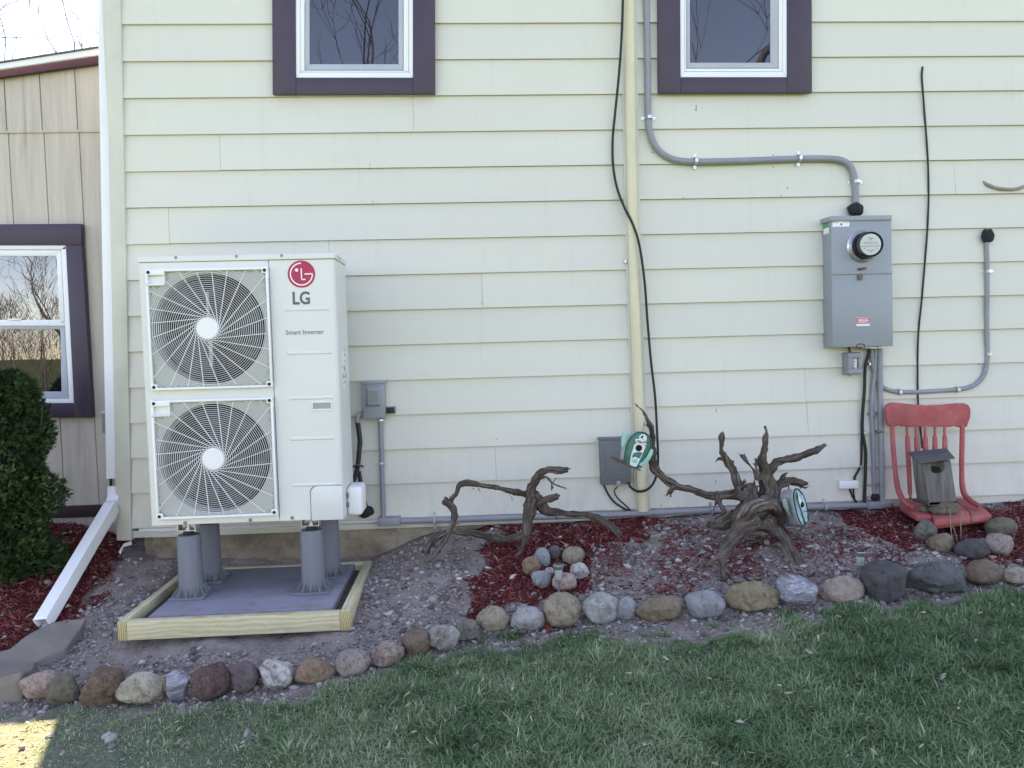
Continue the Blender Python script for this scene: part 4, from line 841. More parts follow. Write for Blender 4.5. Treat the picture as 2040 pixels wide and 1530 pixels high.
# left (fan) panel with two round openings
m_ = MB()
def plate_hole(m_, x0_, x1_, z0_, z1_, c, r_, y_):
    n = 64; outer = []; cx_, cz_ = c
    angs = [k*2*math.pi/n for k in range(n)]
    for a_ in angs:
        dx_, dz_ = math.cos(a_), math.sin(a_); t_ = min(((x1_-cx_)/dx_ if dx_ > 1e-9 else (x0_-cx_)/dx_ if dx_ < -1e-9 else 9), ((z1_-cz_)/dz_ if dz_ > 1e-9 else (z0_-cz_)/dz_ if dz_ < -1e-9 else 9)); outer.append(Vector((cx_+dx_*t_, y_, cz_+dz_*t_)))
    inner = [Vector((cx_+r_*math.cos(a_), y_, cz_+r_*math.sin(a_))) for a_ in angs]; lip = [p+Vector((0, .10, 0)) for p in inner]
    # corner points
    cor = [Vector((x1_, y_, z1_)), Vector((x0_, y_, z1_)), Vector((x0_, y_, z0_)), Vector((x1_, y_, z0_))]
    vo = [m_.bm.verts.new(p) for p in outer]; vi = [m_.bm.verts.new(p) for p in inner]; vl = [m_.bm.verts.new(p) for p in lip]
    for k in range(n):
        k2 = (k+1) % n; A_, B_ = outer[k], outer[k2]
        if abs(A_.x-B_.x) > 1e-6 and abs(A_.z-B_.z) > 1e-6:
            c_ = min(cor, key=lambda q_: (q_-A_).length+(q_-B_).length); m_.bm.faces.new([vi[k], vo[k], m_.bm.verts.new(c_), vo[k2], vi[k2]])
        else: m_.bm.faces.new([vi[k], vo[k], vo[k2], vi[k2]])
        m_.bm.faces.new([vi[k], vi[k2], vl[k2], vl[k]])
zm = (sq[0][2]+sq[1][3])/2
plate_hole(m_, HX0+.004, XD-.0015, zm, HZ1-.03, fans[0], RO, HF); plate_hole(m_, HX0+.004, XD-.0015, HZ0+.002, zm, fans[1], RO, HF)
m_.build('fan_panel', M_HP, hp, 30)
# cabinet shell
m_ = MB(); m_.box(HX0, HX0+.004, HF-.0005, HB, HZ0, HZ1-.028, .001); m_.box(HX0, HX1-.001, HB-.012, HB, HZ0, HZ1-.028); m_.box(HX0, HX1-.002, HF+.02, HB-.013, HZ0, HZ0+.012); m_.box(XD+.02, XD+.025, HF+.02, HB-.013, HZ0+.012, HZ1-.03); m_.build('cabinet', M_HP, hp, 30)
m_ = MB(); m_.box(HX0+.01, XD+.015, HB-.05, HB-.02, HZ0+.015, HZ1-.035); m_.build('coil', M_DARK, hp, 0)
# service panel: wraps the right corner with a rounded edge
def rounded_panel(m_, z0_, z1_, x0_, y_front, x1_, y_back, r_, th=.0015):
    prof = [(x0_, y_front)]+[(x1_-r_+r_*math.sin(a_), y_front+r_-r_*math.cos(a_)) for a_ in np.linspace(0, math.pi/2, 8)]+[(x1_, y_back)]
    A = [Vector((a_, b_, z0_)) for a_, b_ in prof]+[Vector((x0_+.02, y_back, z0_))] ; m_.loft(A, [Vector((p.x, p.y, z1_)) for p in A])
groove = [on(610, py_, HF).z for py_ in (615, 702, 792, 873, 965)]
m_ = MB(); rounded_panel(m_, HZ0+.001, HZ1-.030, XD+.0015, HF, HX1, HB+.002, .022); m_.build('service_panel', M_HP, hp, 30)
gx0, gx1 = on(571, 700, HF).x, on(661, 700, HF).x
for z_ in groove:                                             # pressed stiffening ribs
    A = [Vector((gx0, HF+.001, z_-.013)), Vector((gx1, HF+.001, z_-.013)), Vector((gx1, HF+.001, z_+.010)), Vector((gx0, HF+.001, z_+.010))]
    Bq = [Vector((gx0+.006, HF-.004, z_-.006)), Vector((gx1-.006, HF-.004, z_-.006)), Vector((gx1-.006, HF-.004, z_+.000)), Vector((gx0+.006, HF-.004, z_+.000))]; MB().loft(A, Bq, .0015).build('pressed_rib', M_HP, hp, 30)
m_ = MB(); rounded_panel(m_, HZ1-.028, HZ1, HX0-.004, HF-.008, HX1+.006, HB+.006, .022); ob = m_.build('top_cover', M_HP, hp, 30)
bv = ob.modifiers.new('edge', 'BEVEL'); bv.width = .004; bv.segments = 2; bv.limit_method = 'ANGLE'
sc_me = MB().lathe((0, 0, 0), (0, -1, 0), [(.0075, 0), (.0075, .0015), (.005, .0028)], 12); me_s = bpy.data.meshes.new('screw'); sc_me.bm.to_mesh(me_s); sc_me.bm.free(); me_s.materials.append(paint('grey screw', (.25, .25, .25), .4, .1, 20, metal=.6))
def screw(p, parent, s_=1.0):
    o = bpy.data.objects.new('screw', me_s); COL.objects.link(o); o.parent = parent; o.location = p-wl(parent); o.scale = (s_, s_, s_); return o
for (a, b_) in ((350, 513), (471, 510.5), (561, 509)): screw(on(a, b_, HF-.0082), hp)
for (a, b_) in ((369, 1042), (499, 1036), (582, 1031.5)): screw(on(a, b_, HF-.0003), hp, 1.25)
m_ = MB()
for yy in (-.50, -.44): m_.cyl((HX1+.006, yy, HZ1-.013), (1, 0, 0), .006, .002, 10)
m_.build('side_screws', M_ELEC_D, hp)
# side label and its small print, louvre strip down the right flank
zt, zb3 = on(676, 690, -.35).z, on(682, 772, -.35).z
MB().box(HX1+.0003, HX1+.0009, -.47, -.37, zb3, zt).build('rating_label', M_STICK, hp, 0)
m_ = MB(); r = random.Random(4)
zz = zt-.012
while zz > zb3+.012:
    for yy in (-.455, -.42, -.395):
        if r.random() < .75: m_.box(HX1+.001, HX1+.0014, yy, yy+r.uniform(.008, .026), zz, zz+r.choice((.004, .006, .016)))
    zz -= r.choice((.012, .02, .03))
m_.build('label_print', M_INK, hp, 0)
for idx, (cx_, cz_) in enumerate(fans):
    x0_, x1_, z0_, z1_ = sq[idx]; G = MB()
    fw = .012
    yF, yB = HF-.030, HF-.002
    G.box(x0_, x1_, yF, yB, z1_-fw, z1_, .002).box(x0_, x1_, yF, yB, z0_, z0_+fw, .002).box(x0_, x0_+fw, yF, yB, z0_+fw, z1_-fw, .002).box(x1_-fw, x1_, yF, yB, z0_+fw, z1_-fw, .002)
    sp_ = MB(); plate_hole(sp_, x0_+.013, x1_-.013, z0_+.013, z1_-.013, (cx_, cz_), RO+.002, HF-.0012); sp_.build('painted_shade_plate', M_PANEL_SHADE, hp, 0)  # added plate, its colour carries the shade on the panel behind the wires
    guard = G.build('fan_guard', M_HPW, hp); guard['label'] = ('upper' if idx == 0 else 'lower')+' square fan guard'
    # concentric wires, clipped by the square frame
    W = []; Fw = []; yW = HF-.026; wr = .0011
    def seg(P0, P1, rw, yy):
        d_ = np.array([P1[0]-P0[0], P1[1]-P0[1]]); L_ = np.hypot(*d_); d_ /= max(L_, 1e-9); nrm = np.array([-d_[1], d_[0]])
        b0 = len(W)
        for P in (P0, P1):
            for k_ in range(4):
                a_ = k_*math.pi/2+math.pi/4; o_ = nrm*math.cos(a_)*rw*1.3; W.append((P[0]+o_[0], yy+math.sin(a_)*rw*1.3, P[1]+o_[1]))
        for k_ in range(4): Fw.append((b0+k_, b0+(k_+1) % 4, b0+4+(k_+1) % 4, b0+4+k_))
    ins = lambda P: x0_+fw < P[0] < x1_-fw and z0_+fw < P[1] < z1_-fw and not (P[0] < x0_+.092 and P[1] > z1_-.082)
    rr_ = .064
    while rr_ < .40:
        n = 72 if rr_ > .15 else 48
        for k_ in range(n):
            P0 = (cx_+rr_*math.cos(k_*2*math.pi/n), cz_+rr_*math.sin(k_*2*math.pi/n)); P1 = (cx_+rr_*math.cos((k_+1)*2*math.pi/n), cz_+rr_*math.sin((k_+1)*2*math.pi/n))
            if ins(P0) and ins(P1): seg(P0, P1, wr, yW)
        rr_ += .0103
    bulk('guard_rings', np.array(W)-np.array(wl(guard)), Fw, M_HPW, guard)
    W = []; Fw = []
    for k_ in range(24):
        a_ = k_*2*math.pi/24+.07; P = np.array([cx_+.052*math.cos(a_), cz_+.052*math.sin(a_)]); d_ = np.array([-math.sin(a_), math.cos(a_)])
        L_ = 0
        last = P.copy()
        for s_ in range(1, 60):
            q_ = P+d_*.0075*s_
            if not ins(q_): break
            seg(last, q_, .0018, yW-.002); last = q_
    bulk('guard_spokes', np.array(W)-np.array(wl(guard)), Fw, M_HPW, guard)
    MB().lathe((cx_, HF-.020, cz_), (0, -1, 0), [(.054, 0), (.054, .012), (.050, .016)], 48).build('hub_cap', M_HPW, guard)
    # hand hold plate top left, corner bosses
    c_ = MB(); c_.box(x0_+.001, x0_+.092, yF-.0005, yB, z1_-.030, z1_-.001, .002); c_.box(x0_+.001, x0_+.092, yF, yB, z1_-.080, z1_-.074, .001); c_.box(x0_+.086, x0_+.092, yF, yB, z1_-.0735, z1_-.0305); c_.box(x0_+.004, x0_+.085, HF-.010, HF-.002, z1_-.073, z1_-.031); c_.build('hand_hold', M_HPW, guard)
    for (bx, bz_) in ((x0_+.016, z1_-.015), (x1_-.016, z1_-.016), (x0_+.016, z0_+.016), (x1_-.016, z0_+.016)):
        MB().box(bx-.015, bx+.015, yF-.001, yB, bz_-.015, bz_+.015, .005).build('corner_boss', M_HPW, guard); MB().lathe((bx, yF-.0012, bz_), (0, -1, 0), [(.0085, 0), (.0085, .0012), (.006, .002)], 14).build('bolt', M_RUBBER, guard)
    sl_ = MB(); zz = z0_+.03
    while zz < z1_-.05: sl_.box(x1_+.0002, x1_+.0012, HF-.022, HF-.010, zz, zz+.005); zz += .0095
    sl_.build('side_slots', M_ELEC_D, guard, 0)
    # fan behind
    fan = MB().lathe((cx_, HF+.06, cz_), (0, -1, 0), [(.07, -.05), (.07, .02), (.06, .03)], 32).build('fan', M_FAN, hp)
    for k_ in range(3):
        bl = MB(); a0 = k_*2*math.pi/3+(.4 if idx else 1.1); top_, bt = [], []
        for i_ in range(9):
            f_ = i_/8; a_ = a0+f_*1.35; yy = HF+.055-.05*f_
            top_.append(Vector((cx_+.25*math.cos(a_+.25), yy-.005, cz_+.25*math.sin(a_+.25)))); bt.append(Vector((cx_+.062*math.cos(a_), yy+.03, cz_+.062*math.sin(a_))))
        for i_ in range(8): bl.faces_pts([bt[i_], bt[i_+1], top_[i_+1], top_[i_]], [(0, 1, 2, 3)])
        ob = bl.build('fan_blade', M_FAN, fan, 60); sm = ob.modifiers.new('thick', 'SOLIDIFY'); sm.thickness = .004
    [MB().box(cx_+xa, cx_+xb, HF+.012, HF+.022, cz_+za, cz_+zb2, .002).build('motor_bracket', M_BRKT if idx == 0 else M_FAN, fan) for xa, xb, za, zb2 in ((-.016, -.002, .06, .185), (-.013, .004, -.19, -.06))]
# lettering
def text(s_, size, x_, y_, z_, mat, parent, name, align='LEFT', depth=.0006, sx=1.0, rot=None, bold=0):
    c = bpy.data.curves.new('txt', 'FONT'); c.body = s_; c.size = size; c.align_x = align; c.extrude = depth; c.offset = bold; c.resolution_u = 4
    o = bpy.data.objects.new('txt', c); COL.objects.link(o); bpy.context.view_layer.update()
    me = bpy.data.meshes.new_from_object(o.evaluated_get(bpy.context.evaluated_depsgraph_get())); bpy.data.objects.remove(o); me.materials.clear()
    me.transform(Matrix.Diagonal((sx, 1, 1, 1))); me.transform(Matrix.Rotation(math.radians(90), 4, 'X'))
    if rot is not None: me.transform(rot)
    me.transform(Matrix.Translation(Vector((x_, y_, z_))-wl(parent))); return link_mesh(name, me, mat, parent)
lc = on(600.5, 546, HF-.001); LR = 26.5*3.94/FPX
disc = MB().lathe((lc.x, HF-.0004, lc.z), (0, -1, 0), [(LR, 0), (LR, .0012)], 48).build('logo_disc', M_LOGO, hp, 30)
m_ = MB(); yl = HF-.0022; tw = LR*.045
def ribbon(m_, pts, w_):
    for (a, b_), (c, d_) in zip(pts, pts[1:]):
        v = Vector((c-a, 0, d_-b_)).normalized(); nn = Vector((-v.z, 0, v.x))*w_; e_ = v*w_*.0
        p0, p1 = Vector((lc.x+a, yl, lc.z+b_)), Vector((lc.x+c, yl, lc.z+d_)); m_.faces_pts([p0-nn-e_, p1-nn+e_, p1+nn+e_, p0+nn-e_], [(0, 1, 2, 3)])
rg = LR*.80; ribbon(m_, [(rg*math.cos(a_), rg*math.sin(a_)) for a_ in np.linspace(math.radians(90), math.radians(360), 40)], tw)
ribbon(m_, [(rg+tw, 0), (rg*.28, 0)], tw); ribbon(m_, [(0, LR*.42), (0, -LR*.42), ], tw); ribbon(m_, [(-tw, -LR*.40), (LR*.28, -LR*.40)], tw)
m_.faces_pts([Vector((lc.x-LR*.34+LR*.125*math.cos(a_), yl, lc.z+LR*.30+LR*.125*math.sin(a_))) for a_ in np.linspace(0, 2*math.pi, 21)[:-1]], [tuple(range(20))])
m_.build('logo_lines', M_LOGOW, disc, 0)
p_ = on(582, 606, HF); text('LG', .0875, p_.x, HF-.0008, p_.z, M_LOGOT, hp, 'brand_lettering', sx=.86, bold=.0024)
p_ = on(569, 667, HF); ob = text('Smart Inverter', .0335, p_.x, HF-.0008, p_.z, M_LOGOT, hp, 'model_lettering', sx=.96)
# handle recess
hx0, hx1 = on(621, 808, HF).x, on(662, 808, HF).x; hz0, hz1 = on(640, 817.5, HF).z, on(640, 800.5, HF).z
m_ = MB(); t_ = .006; m_.box(hx0, hx1, HF-.005, HF+.002, hz1-t_*.8, hz1, .0015).box(hx0, hx1, HF-.005, HF+.002, hz0, hz0+t_*1.3, .0015).box(hx0, hx0+t_, HF-.005, HF+.002, hz0+t_*1.3, hz1-t_*.8, .0015).box(hx1-t_, hx1, HF-.005, HF+.002, hz0+t_*1.3, hz1-t_*.8, .0015); hnd = m_.build('handle', M_HPW, hp)
MB().box(hx0+t_, hx1-t_, HF-.0012, HF-.0003, hz0+t_*1.3, hz1-t_*.8).build('handle_recess', paint('recess grey', (.36, .36, .34), .6, .05, 6), hnd, 0)
# pipe cover panel lower right
x0_ = on(620, 1000, HF).x; zt = on(650, 968, HF).z; m_ = MB(); rad = .035
prof = [(x0_, HZ0-.003), (x0_, zt-rad)]+[(x0_+rad-rad*math.cos(a_), zt-rad+rad*math.sin(a_)) for a_ in np.linspace(.1, math.pi/2, 7)]+[(HX1-.004, zt), (HX1-.004, HZ0-.003)]
A = [Vector((a, HF-.006, b_)) for a, b_ in prof]; m_.loft(A, [Vector((p.x, HF-.0003, p.z)) for p in A], .0025); m_.build('pipe_cover', M_HP, hp, 30)
A = [Vector((a-.004 if i_ < 8 else a, HF-.0012, b_+.004 if 1 <= i_ < len(prof)-1 else b_)) for i_, (a, b_) in enumerate(prof)]; MB().loft(A, [Vector((p.x, HF-.0002, p.z)) for p in A]).build('cover_gap', M_ELEC_D, hp, 0)
cvz0, cvz1 = on(706, 1022, -.42).z, on(706, 965, -.42).z
MB().box(HX1+.0005, HX1+.082, -.50, -.33, cvz0, cvz1, .022, 4).build('valve_cover', M_HPW, hp, 40)
m_ = MB()
for i_ in range(2): m_.box(HX1+.0002, HX1+.012, -.503, -.4995, cvz1-.055-.05*i_, cvz1-.03-.05*i_)
m_.build('cover_slots', M_ELEC_D, hp, 0)

# mounting posts
POSTS = [((364.5, 1198), 1056, 'front left'), ((620, 1186), 1046, 'front right'), ((412, 1157), 0, 'rear left'), ((655, 1143), 0, 'rear right')]
SZ = .262
post_lab = ['grey post at front left corner of the slab, bearing the heat pump', 'grey post at front right corner of slab, carrying the heat pump', 'grey post at rear left of the slab behind the front left post', 'grey post at the rear right of the slab, half hidden']
for idx, ((a, b_), tp, _) in enumerate(POSTS):
    p = onz(a, b_, SZ); 
    p.y = -.545 if idx < 2 else -.285; q_ = on(a, b_, p.y); p.x = [-1.455, -.835, -1.445, -.80][idx]
    ps = thing('support_post', post_lab[idx], 'post', (p.x, p.y, SZ+.001), 'grey posts under the heat pump'); r0, r1 = .0605, .0575
    ht = .315
    MB().lathe((p.x, p.y, SZ+.001), (0, 0, 1), [(r0, .0), (r0, .02), (r1, ht-.008), (r1-.006, ht)], 36).build('tube', M_POST, ps, 40)
    MB().box(p.x-.088, p.x+.088, p.y-.088, p.y+.088, SZ+.001, SZ+.011, .003).build('base_plate', M_POST, ps)
    for k_ in range(12):
        a_ = k_*math.pi/6; L_ = .087/max(abs(math.cos(a_)), abs(math.sin(a_)))-.004
        d_ = Vector((math.cos(a_), math.sin(a_), 0)); s_ = Vector((-d_.y, d_.x, 0))*.0028; c_ = Vector((p.x, p.y, SZ+.0115))
        A = [c_+d_*(r0-.004), c_+d_*L_, c_+d_*L_+Vector((0, 0, .004)), c_+d_*(r0-.004)+Vector((0, 0, .050))]
        MB().loft([v-s_ for v in A], [v+s_ for v in A]).build('gusset', M_POST, ps, 0)
    MB().cyl((p.x, p.y, SZ+ht+.001), (0, 0, 1), .026, .024, 20, bev=.002).build('rubber_mount', M_RUBBER, ps)
    MB().cyl((p.x, p.y, SZ+ht+.025), (0, 0, 1), .010, .03, 10).cyl((p.x, p.y, SZ+ht+.027), (0, 0, 1), .017, .011, 6).build('bolt', M_GALV, ps)
# unit feet
for idx, yy in enumerate((-.545, -.285)):
    for xx in (-1.455 if idx == 0 else -1.445, -.835 if idx == 0 else -.80):
        m_ = MB(); m_.box(xx-.045, xx+.045, yy-.03, yy+.03, HZ0-.034, HZ0-.030); m_.box(xx-.045, xx-.041, yy-.03, yy+.03, HZ0-.030, HZ0-.001); m_.box(xx+.041, xx+.045, yy-.03, yy+.03, HZ0-.030, HZ0-.001); m_.build('foot', M_GALV, hp, 0)

# slab and timber frame
FZ = .266
fl_ = [onz(a, b_, FZ) for a, b_ in ((226, 1245), (700, 1213), (746, 1109), (385, 1122))]
X0, X1 = fl_[0].x, fl_[1].x; YF = (fl_[0].y+fl_[1].y)/2; YBk = -.045; TW = .040; TH = .090
tf = thing('timber_frame', 'new treated pine frame around the grey slab', 'timber frame', ((X0+X1)/2, (YF+YBk)/2, FZ-TH))
def timber(x0_, x1_, y0_, y1_, z0_, z1_, along):
    m_ = MB(); m_.box(x0_, x1_, y0_, y1_, z0_, z1_, .003); uv = m_.bm.loops.layers.uv.new('UVMap')
    m_.bm.faces.ensure_lookup_table(); m_.bm.normal_update(); off = random.random()*9
    for f in m_.bm.faces:
        nn = f.normal
        for lp_ in f.loops:
            c = lp_.vert.co; u_ = c.x if along == 'x' else c.y; v_ = c.z if abs(nn.z) < .5 else (c.y if along == 'x' else c.x); lp_[uv].uv = (u_*1.1+off, v_*3.2+off)
        f.material_index = 1 if abs(nn.y if along == 'y' else nn.x) > .8 else 0
    o = m_.build('timber', M_TIMBER, tf, 30); o.data.materials.append(M_END); return o
yaw_f = math.atan2(fl_[1].y-fl_[0].y, fl_[1].x-fl_[0].x)
timber(X0, X0+TW, YF, YBk-.0385, FZ-TH, FZ+.001, 'y'); timber(X1-TW-.008, X1, YF-.003, YBk-.0385, FZ-TH, FZ+.002, 'y')
timber(X0+TW+.001, X1-TW-.009, YF+.001, YF+TW, FZ-TH, FZ, 'x'); timber(X0, X1, YBk-.037, YBk, FZ-TH, FZ-.001, 'x')
padx0, padx1 = onz(279, 1226, SZ).x, onz(668, 1208, SZ).x
m_ = MB(); pf = YF+TW+.028; m_.box(padx0+.045, padx1-.012, pf, YBk-.041, SZ-.05, SZ, .006, 2); tag(m_.build('equipment_slab', M_SLAB), 'grey composite slab inside the pine frame, under the posts', 'slab')
m_ = MB(); m_.box(X0+TW, X1-TW-.008, YF+TW, YBk-.037, SZ-.09, SZ-.042); o = m_.build('packed_gravel', paint('brown packed grit', (.13, .105, .085), .95, .25, 30, .8, 120)); o['kind'] = 'structure'

# ---------------------------------------------------------------- stones
def stone_mat(name, c1, c2, sc=9, vein=None, speck=None, rough=.8, stretch=(1, 1, 1)):
    t = NT(name); v = t.coord(stretch); n1 = t.noise(v, sc, 8, .65, .4); c = t.ramp(n1, [(.3, c1), (.68, c2)])
    if vein: c = t.mix(t.ramp(t.noise(v, sc*1.9, 6, .6, 1.5), [(.53, (0, 0, 0)), (.60, (.85, .85, .85)), (.68, (0, 0, 0))]), c, vein)
    if speck: c = t.mix(t.ramp(t.noise(v, sc*9, 3, .6), [(.56, (0, 0, 0)), (.64, (.75, .75, .75))]), c, speck)
    dirt = t.noise(t.coord(), 13, 7, .7); c = t.mix(t.ramp(dirt, [(.5, (0, 0, 0)), (.72, (.45, .45, .45))]), c, (.13, .105, .085))
    c = t.mix(t.ramp(t.noise(v, sc*3.3, 7, .75), [(.36, (.75, .75, .75)), (.52, (0, 0, 0))]), c, tuple(x*.42 for x in c1)); c = t.mix(t.ramp(t.noise(v, sc*5, 5, .7), [(.60, (0, 0, 0)), (.72, (.5, .5, .5))]), c, tuple(min(.7, x*1.35) for x in c2))
    t.col(c); t.set(rough, 0, .3); b1 = t.bump(n1, .6, .03); b2 = t.bump(t.noise(v, sc*5, 8, .7), .8, .008, b1); t.bump(t.noise(t.coord(), 110, 4, .7), .5, .002, b2); return t.m
W_ = (.50, .48, .47)
SM = {'pink': stone_mat('pink granite', (.30, .20, .165), (.46, .36, .32), 9, None, (.20, .13, .11)), 'greybrown': stone_mat('grey brown fieldstone', (.10, .085, .062), (.19, .165, .125), 7),
      'brown': stone_mat('brown sandstone', (.115, .07, .048), (.21, .145, .105), 7, None, (.09, .065, .055)), 'tanwhite': stone_mat('tan and white quartzite', (.25, .19, .10), (.50, .47, .42), 8, (.22, .155, .08)),
      'banded': stone_mat('blue grey banded slate', (.165, .165, .19), (.36, .36, .40), 5, (.50, .50, .54), None, .7, (1, 1, 3.5)), 'maroon': stone_mat('maroon stone', (.085, .048, .044), (.145, .09, .085), 9, None, (.19, .13, .12)),
      'purple': stone_mat('purple brown stone', (.095, .068, .07), (.175, .135, .14), 8), 'white': stone_mat('white veined quartz', (.30, .28, .27), (.60, .57, .55), 9, (.10, .09, .085)),
      'redtan': stone_mat('reddish tan stone', (.20, .125, .085), (.32, .22, .16), 9, None, (.15, .09, .07)), 'granite': stone_mat('speckled pink grey granite', (.22, .17, .155), (.38, .31, .285), 10, None, (.13, .09, .085)),
      'rough': stone_mat('rough pinkish conglomerate', (.20, .15, .125), (.40, .31, .26), 16, (.14, .09, .07), (.48, .40, .36)), 'roundbrown': stone_mat('round brown cobble', (.13, .092, .068), (.20, .15, .118), 6),
      'mixed': stone_mat('white topped dark stone', (.115, .095, .082), (.46, .43, .40), 4), 'mossgrey': stone_mat('rough grey green stone', (.10, .095, .078), (.24, .225, .19), 12), 'tan': stone_mat('smooth tan stone', (.23, .185, .135), (.36, .30, .235), 7, None, (.20, .16, .12)),
      'palegrey': stone_mat('pale grey stone', (.23, .22, .215), (.45, .435, .425), 7), 'bluegrey': stone_mat('blue grey stone', (.19, .20, .215), (.32, .33, .345), 8), 'olive': stone_mat('tan brown angular stone', (.145, .11, .075), (.26, .205, .15), 7),
      'dark': stone_mat('dark grey basalt', (.055, .053, .056), (.095, .092, .097), 6), 'darkflint': stone_mat('dark angular flint', (.055, .055, .058), (.145, .145, .15), 6), 'tanpink': stone_mat('pale tan pink stone', (.24, .19, .16), (.37, .31, .27), 7),
      'tanblock': stone_mat('yellow brown block stone', (.165, .125, .07), (.30, .25, .175), 5, (.10, .075, .05))}
def stone(px0, px1, py0, py1, mat, label, group, ang=.0, seed=0, at=None, cat='stone', lift=0, flat=.85, tilt=0):
    cx_, cy_ = (px0+px1)/2, (py0+py1)/2; w_, h_ = (px1-px0)/2, (py1-py0)/2; ang = min(1, ang*1.2)
    g_ = at or ong(cx_, py1-h_*.28); dep = float((np.array(g_)-EYE) @ CF); d_ = ray(cx_, cy_); c = Vector(EYE+d_*dep); rx, rz = w_*dep/FPX, h_*dep/FPX; ry = flat*min(rx, rz*1.25)
    tmp = bmesh.new(); bmesh.ops.create_icosphere(tmp, subdivisions=4 if w_ > 18 else 3, radius=1); r = random.Random(seed+int(px0)*3)
    pl = [(Vector((r.gauss(0, 1), r.gauss(0, 1), r.gauss(0, 1))).normalized(), r.uniform(.62, .92)) for _ in range(11)]
    so_ = Vector((seed*1.7+px0*.01, py0*.01, 0)); mx = [1e-6]*3; pts = []
    for v in tmp.verts:
        dd = v.co.normalized(); k = 1.0
        if ang:
            kk = 1.0
            for nn, dist in pl:
                t_ = dd.dot(nn)
                if t_ > .2: kk = min(kk, dist/t_)
            k = 1+(kk-1)*ang
        k *= 1+.14*mn.noise(dd*1.3+so_)+.07*mn.noise(dd*3.1+so_)+.030*(1+ang)*mn.noise(dd*7+so_)+.012*(1+ang)*mn.noise(dd*15+so_)
        p = dd*k; p.z *= 1 if p.z > -.5 else .95; pts.append(p)
    xs = [p.x for p in pts]; zs_ = [p.z for p in pts]; sx = 2/(max(xs)-min(xs)); sz = 2/(max(zs_)-min(zs_)); ox, oz = (max(xs)+min(xs))/2, (max(zs_)+min(zs_))/2
    for v, p in zip(tmp.verts, pts):
        X, Y, Z = (p.x-ox)*sx*rx, p.y*ry, (p.z-oz)*sz*rz; X += tilt*Z; v.co = c+Vector((X, Y, Z+lift))
    m_ = MB(); m_.bm.free(); m_.bm = tmp; o = m_.build('stone', SM[mat], None, 28 if ang > .5 else 50); return tag(o, label, cat, group)
GB = 'stones edging the front of the garden bed'
for k, (x0_, x1_, y0_, y1_, mt, an, lab) in enumerate([
    (44, 122, 1338, 1391, 'pink', .5, 'pale pink rough stone at the left end of the border, against the flagstone'), (92, 160, 1342, 1406, 'greybrown', .8, 'grey brown stone overlapping the pale pink one at left end'),
    (157, 252, 1332, 1411, 'brown', 1.0, 'large brown angular stone with a split face, near the sunlit patch'), (234, 330, 1340, 1403, 'tanwhite', .6, 'pointed tan and white stone between brown and striped stones'),
    (328, 379, 1334, 1401, 'banded', .95, 'narrow blue grey stone with white bands standing upright'), (380, 461, 1319, 1393, 'maroon', .75, 'large dark maroon stone right of the striped one'),
    (461, 518, 1317, 1378, 'purple', .65, 'purplish brown stone between the maroon and the white one'), (516, 587, 1309, 1376, 'white', .85, 'white craggy quartz stone with dark veins'),
    (586, 667, 1311, 1365, 'redtan', .6, 'reddish tan stone with a sloping top, below the timber frame corner'), (667, 739, 1293, 1349, 'granite', 0, 'oval speckled pink granite stone right below the slab'),
    (734, 807, 1276, 1329, 'rough', .7, 'rough pinkish stone beside the oval granite one'), (800, 860, 1252, 1311, 'roundbrown', .1, 'round brown cobble with a smooth face'),
    (852, 917, 1244, 1303, 'mixed', .7, 'stone with whitish top and dark lower face'), (908, 955, 1234, 1278, 'mossgrey', .9, 'small rough grey stone left of the smooth tan one'),
    (949, 1015, 1206, 1259, 'tan', .15, 'smooth tan stone at the edge of the red mulch'), (1015, 1085, 1207, 1257, 'palegrey', .55, 'pale grey stone left of the biggest round stone'),
    (1083, 1159, 1181, 1250, 'tan', .1, 'big round pale tan stone in front of the solar light'), (1158, 1237, 1179, 1243, 'palegrey', .55, 'large whitish stone right of the big round one'),
    (1222, 1269, 1187, 1239, 'bluegrey', .6, 'blue grey stone tucked behind the large whitish one'), (1264, 1363, 1188, 1238, 'olive', .95, 'low tan brown stone with a ridge like a roof'),
    (1364, 1444, 1174, 1232, 'bluegrey', .35, 'rounded blue grey stone left of the yellow brown block'), (1445, 1553, 1159, 1219, 'tanblock', .7, 'wide yellow brown block stone with a crack'),
    (1546, 1638, 1144, 1209, 'banded', 1.0, 'tilted layered grey slate stone below the stump'), (1633, 1723, 1146, 1202, 'tanpink', .45, 'pale tan pink stone beside the dark triangular one'),
    (1719, 1807, 1116, 1201, 'dark', .45, 'tall dark grey stone shaped like a triangle'), (1806, 1926, 1120, 1185, 'darkflint', 1.0, 'long dark angular stone with broken facets'),
    (1921, 1996, 1114, 1166, 'roundbrown', .05, 'round reddish brown stone near the right edge'), (1995, 2062, 1129, 1163, 'tanpink', .8, 'flat tan stone cut by the right edge of photo')]):
    stone(x0_, x1_, y0_, y1_, mt, lab, GB, an, k)
GR = 'stones ringed around the left solar light'
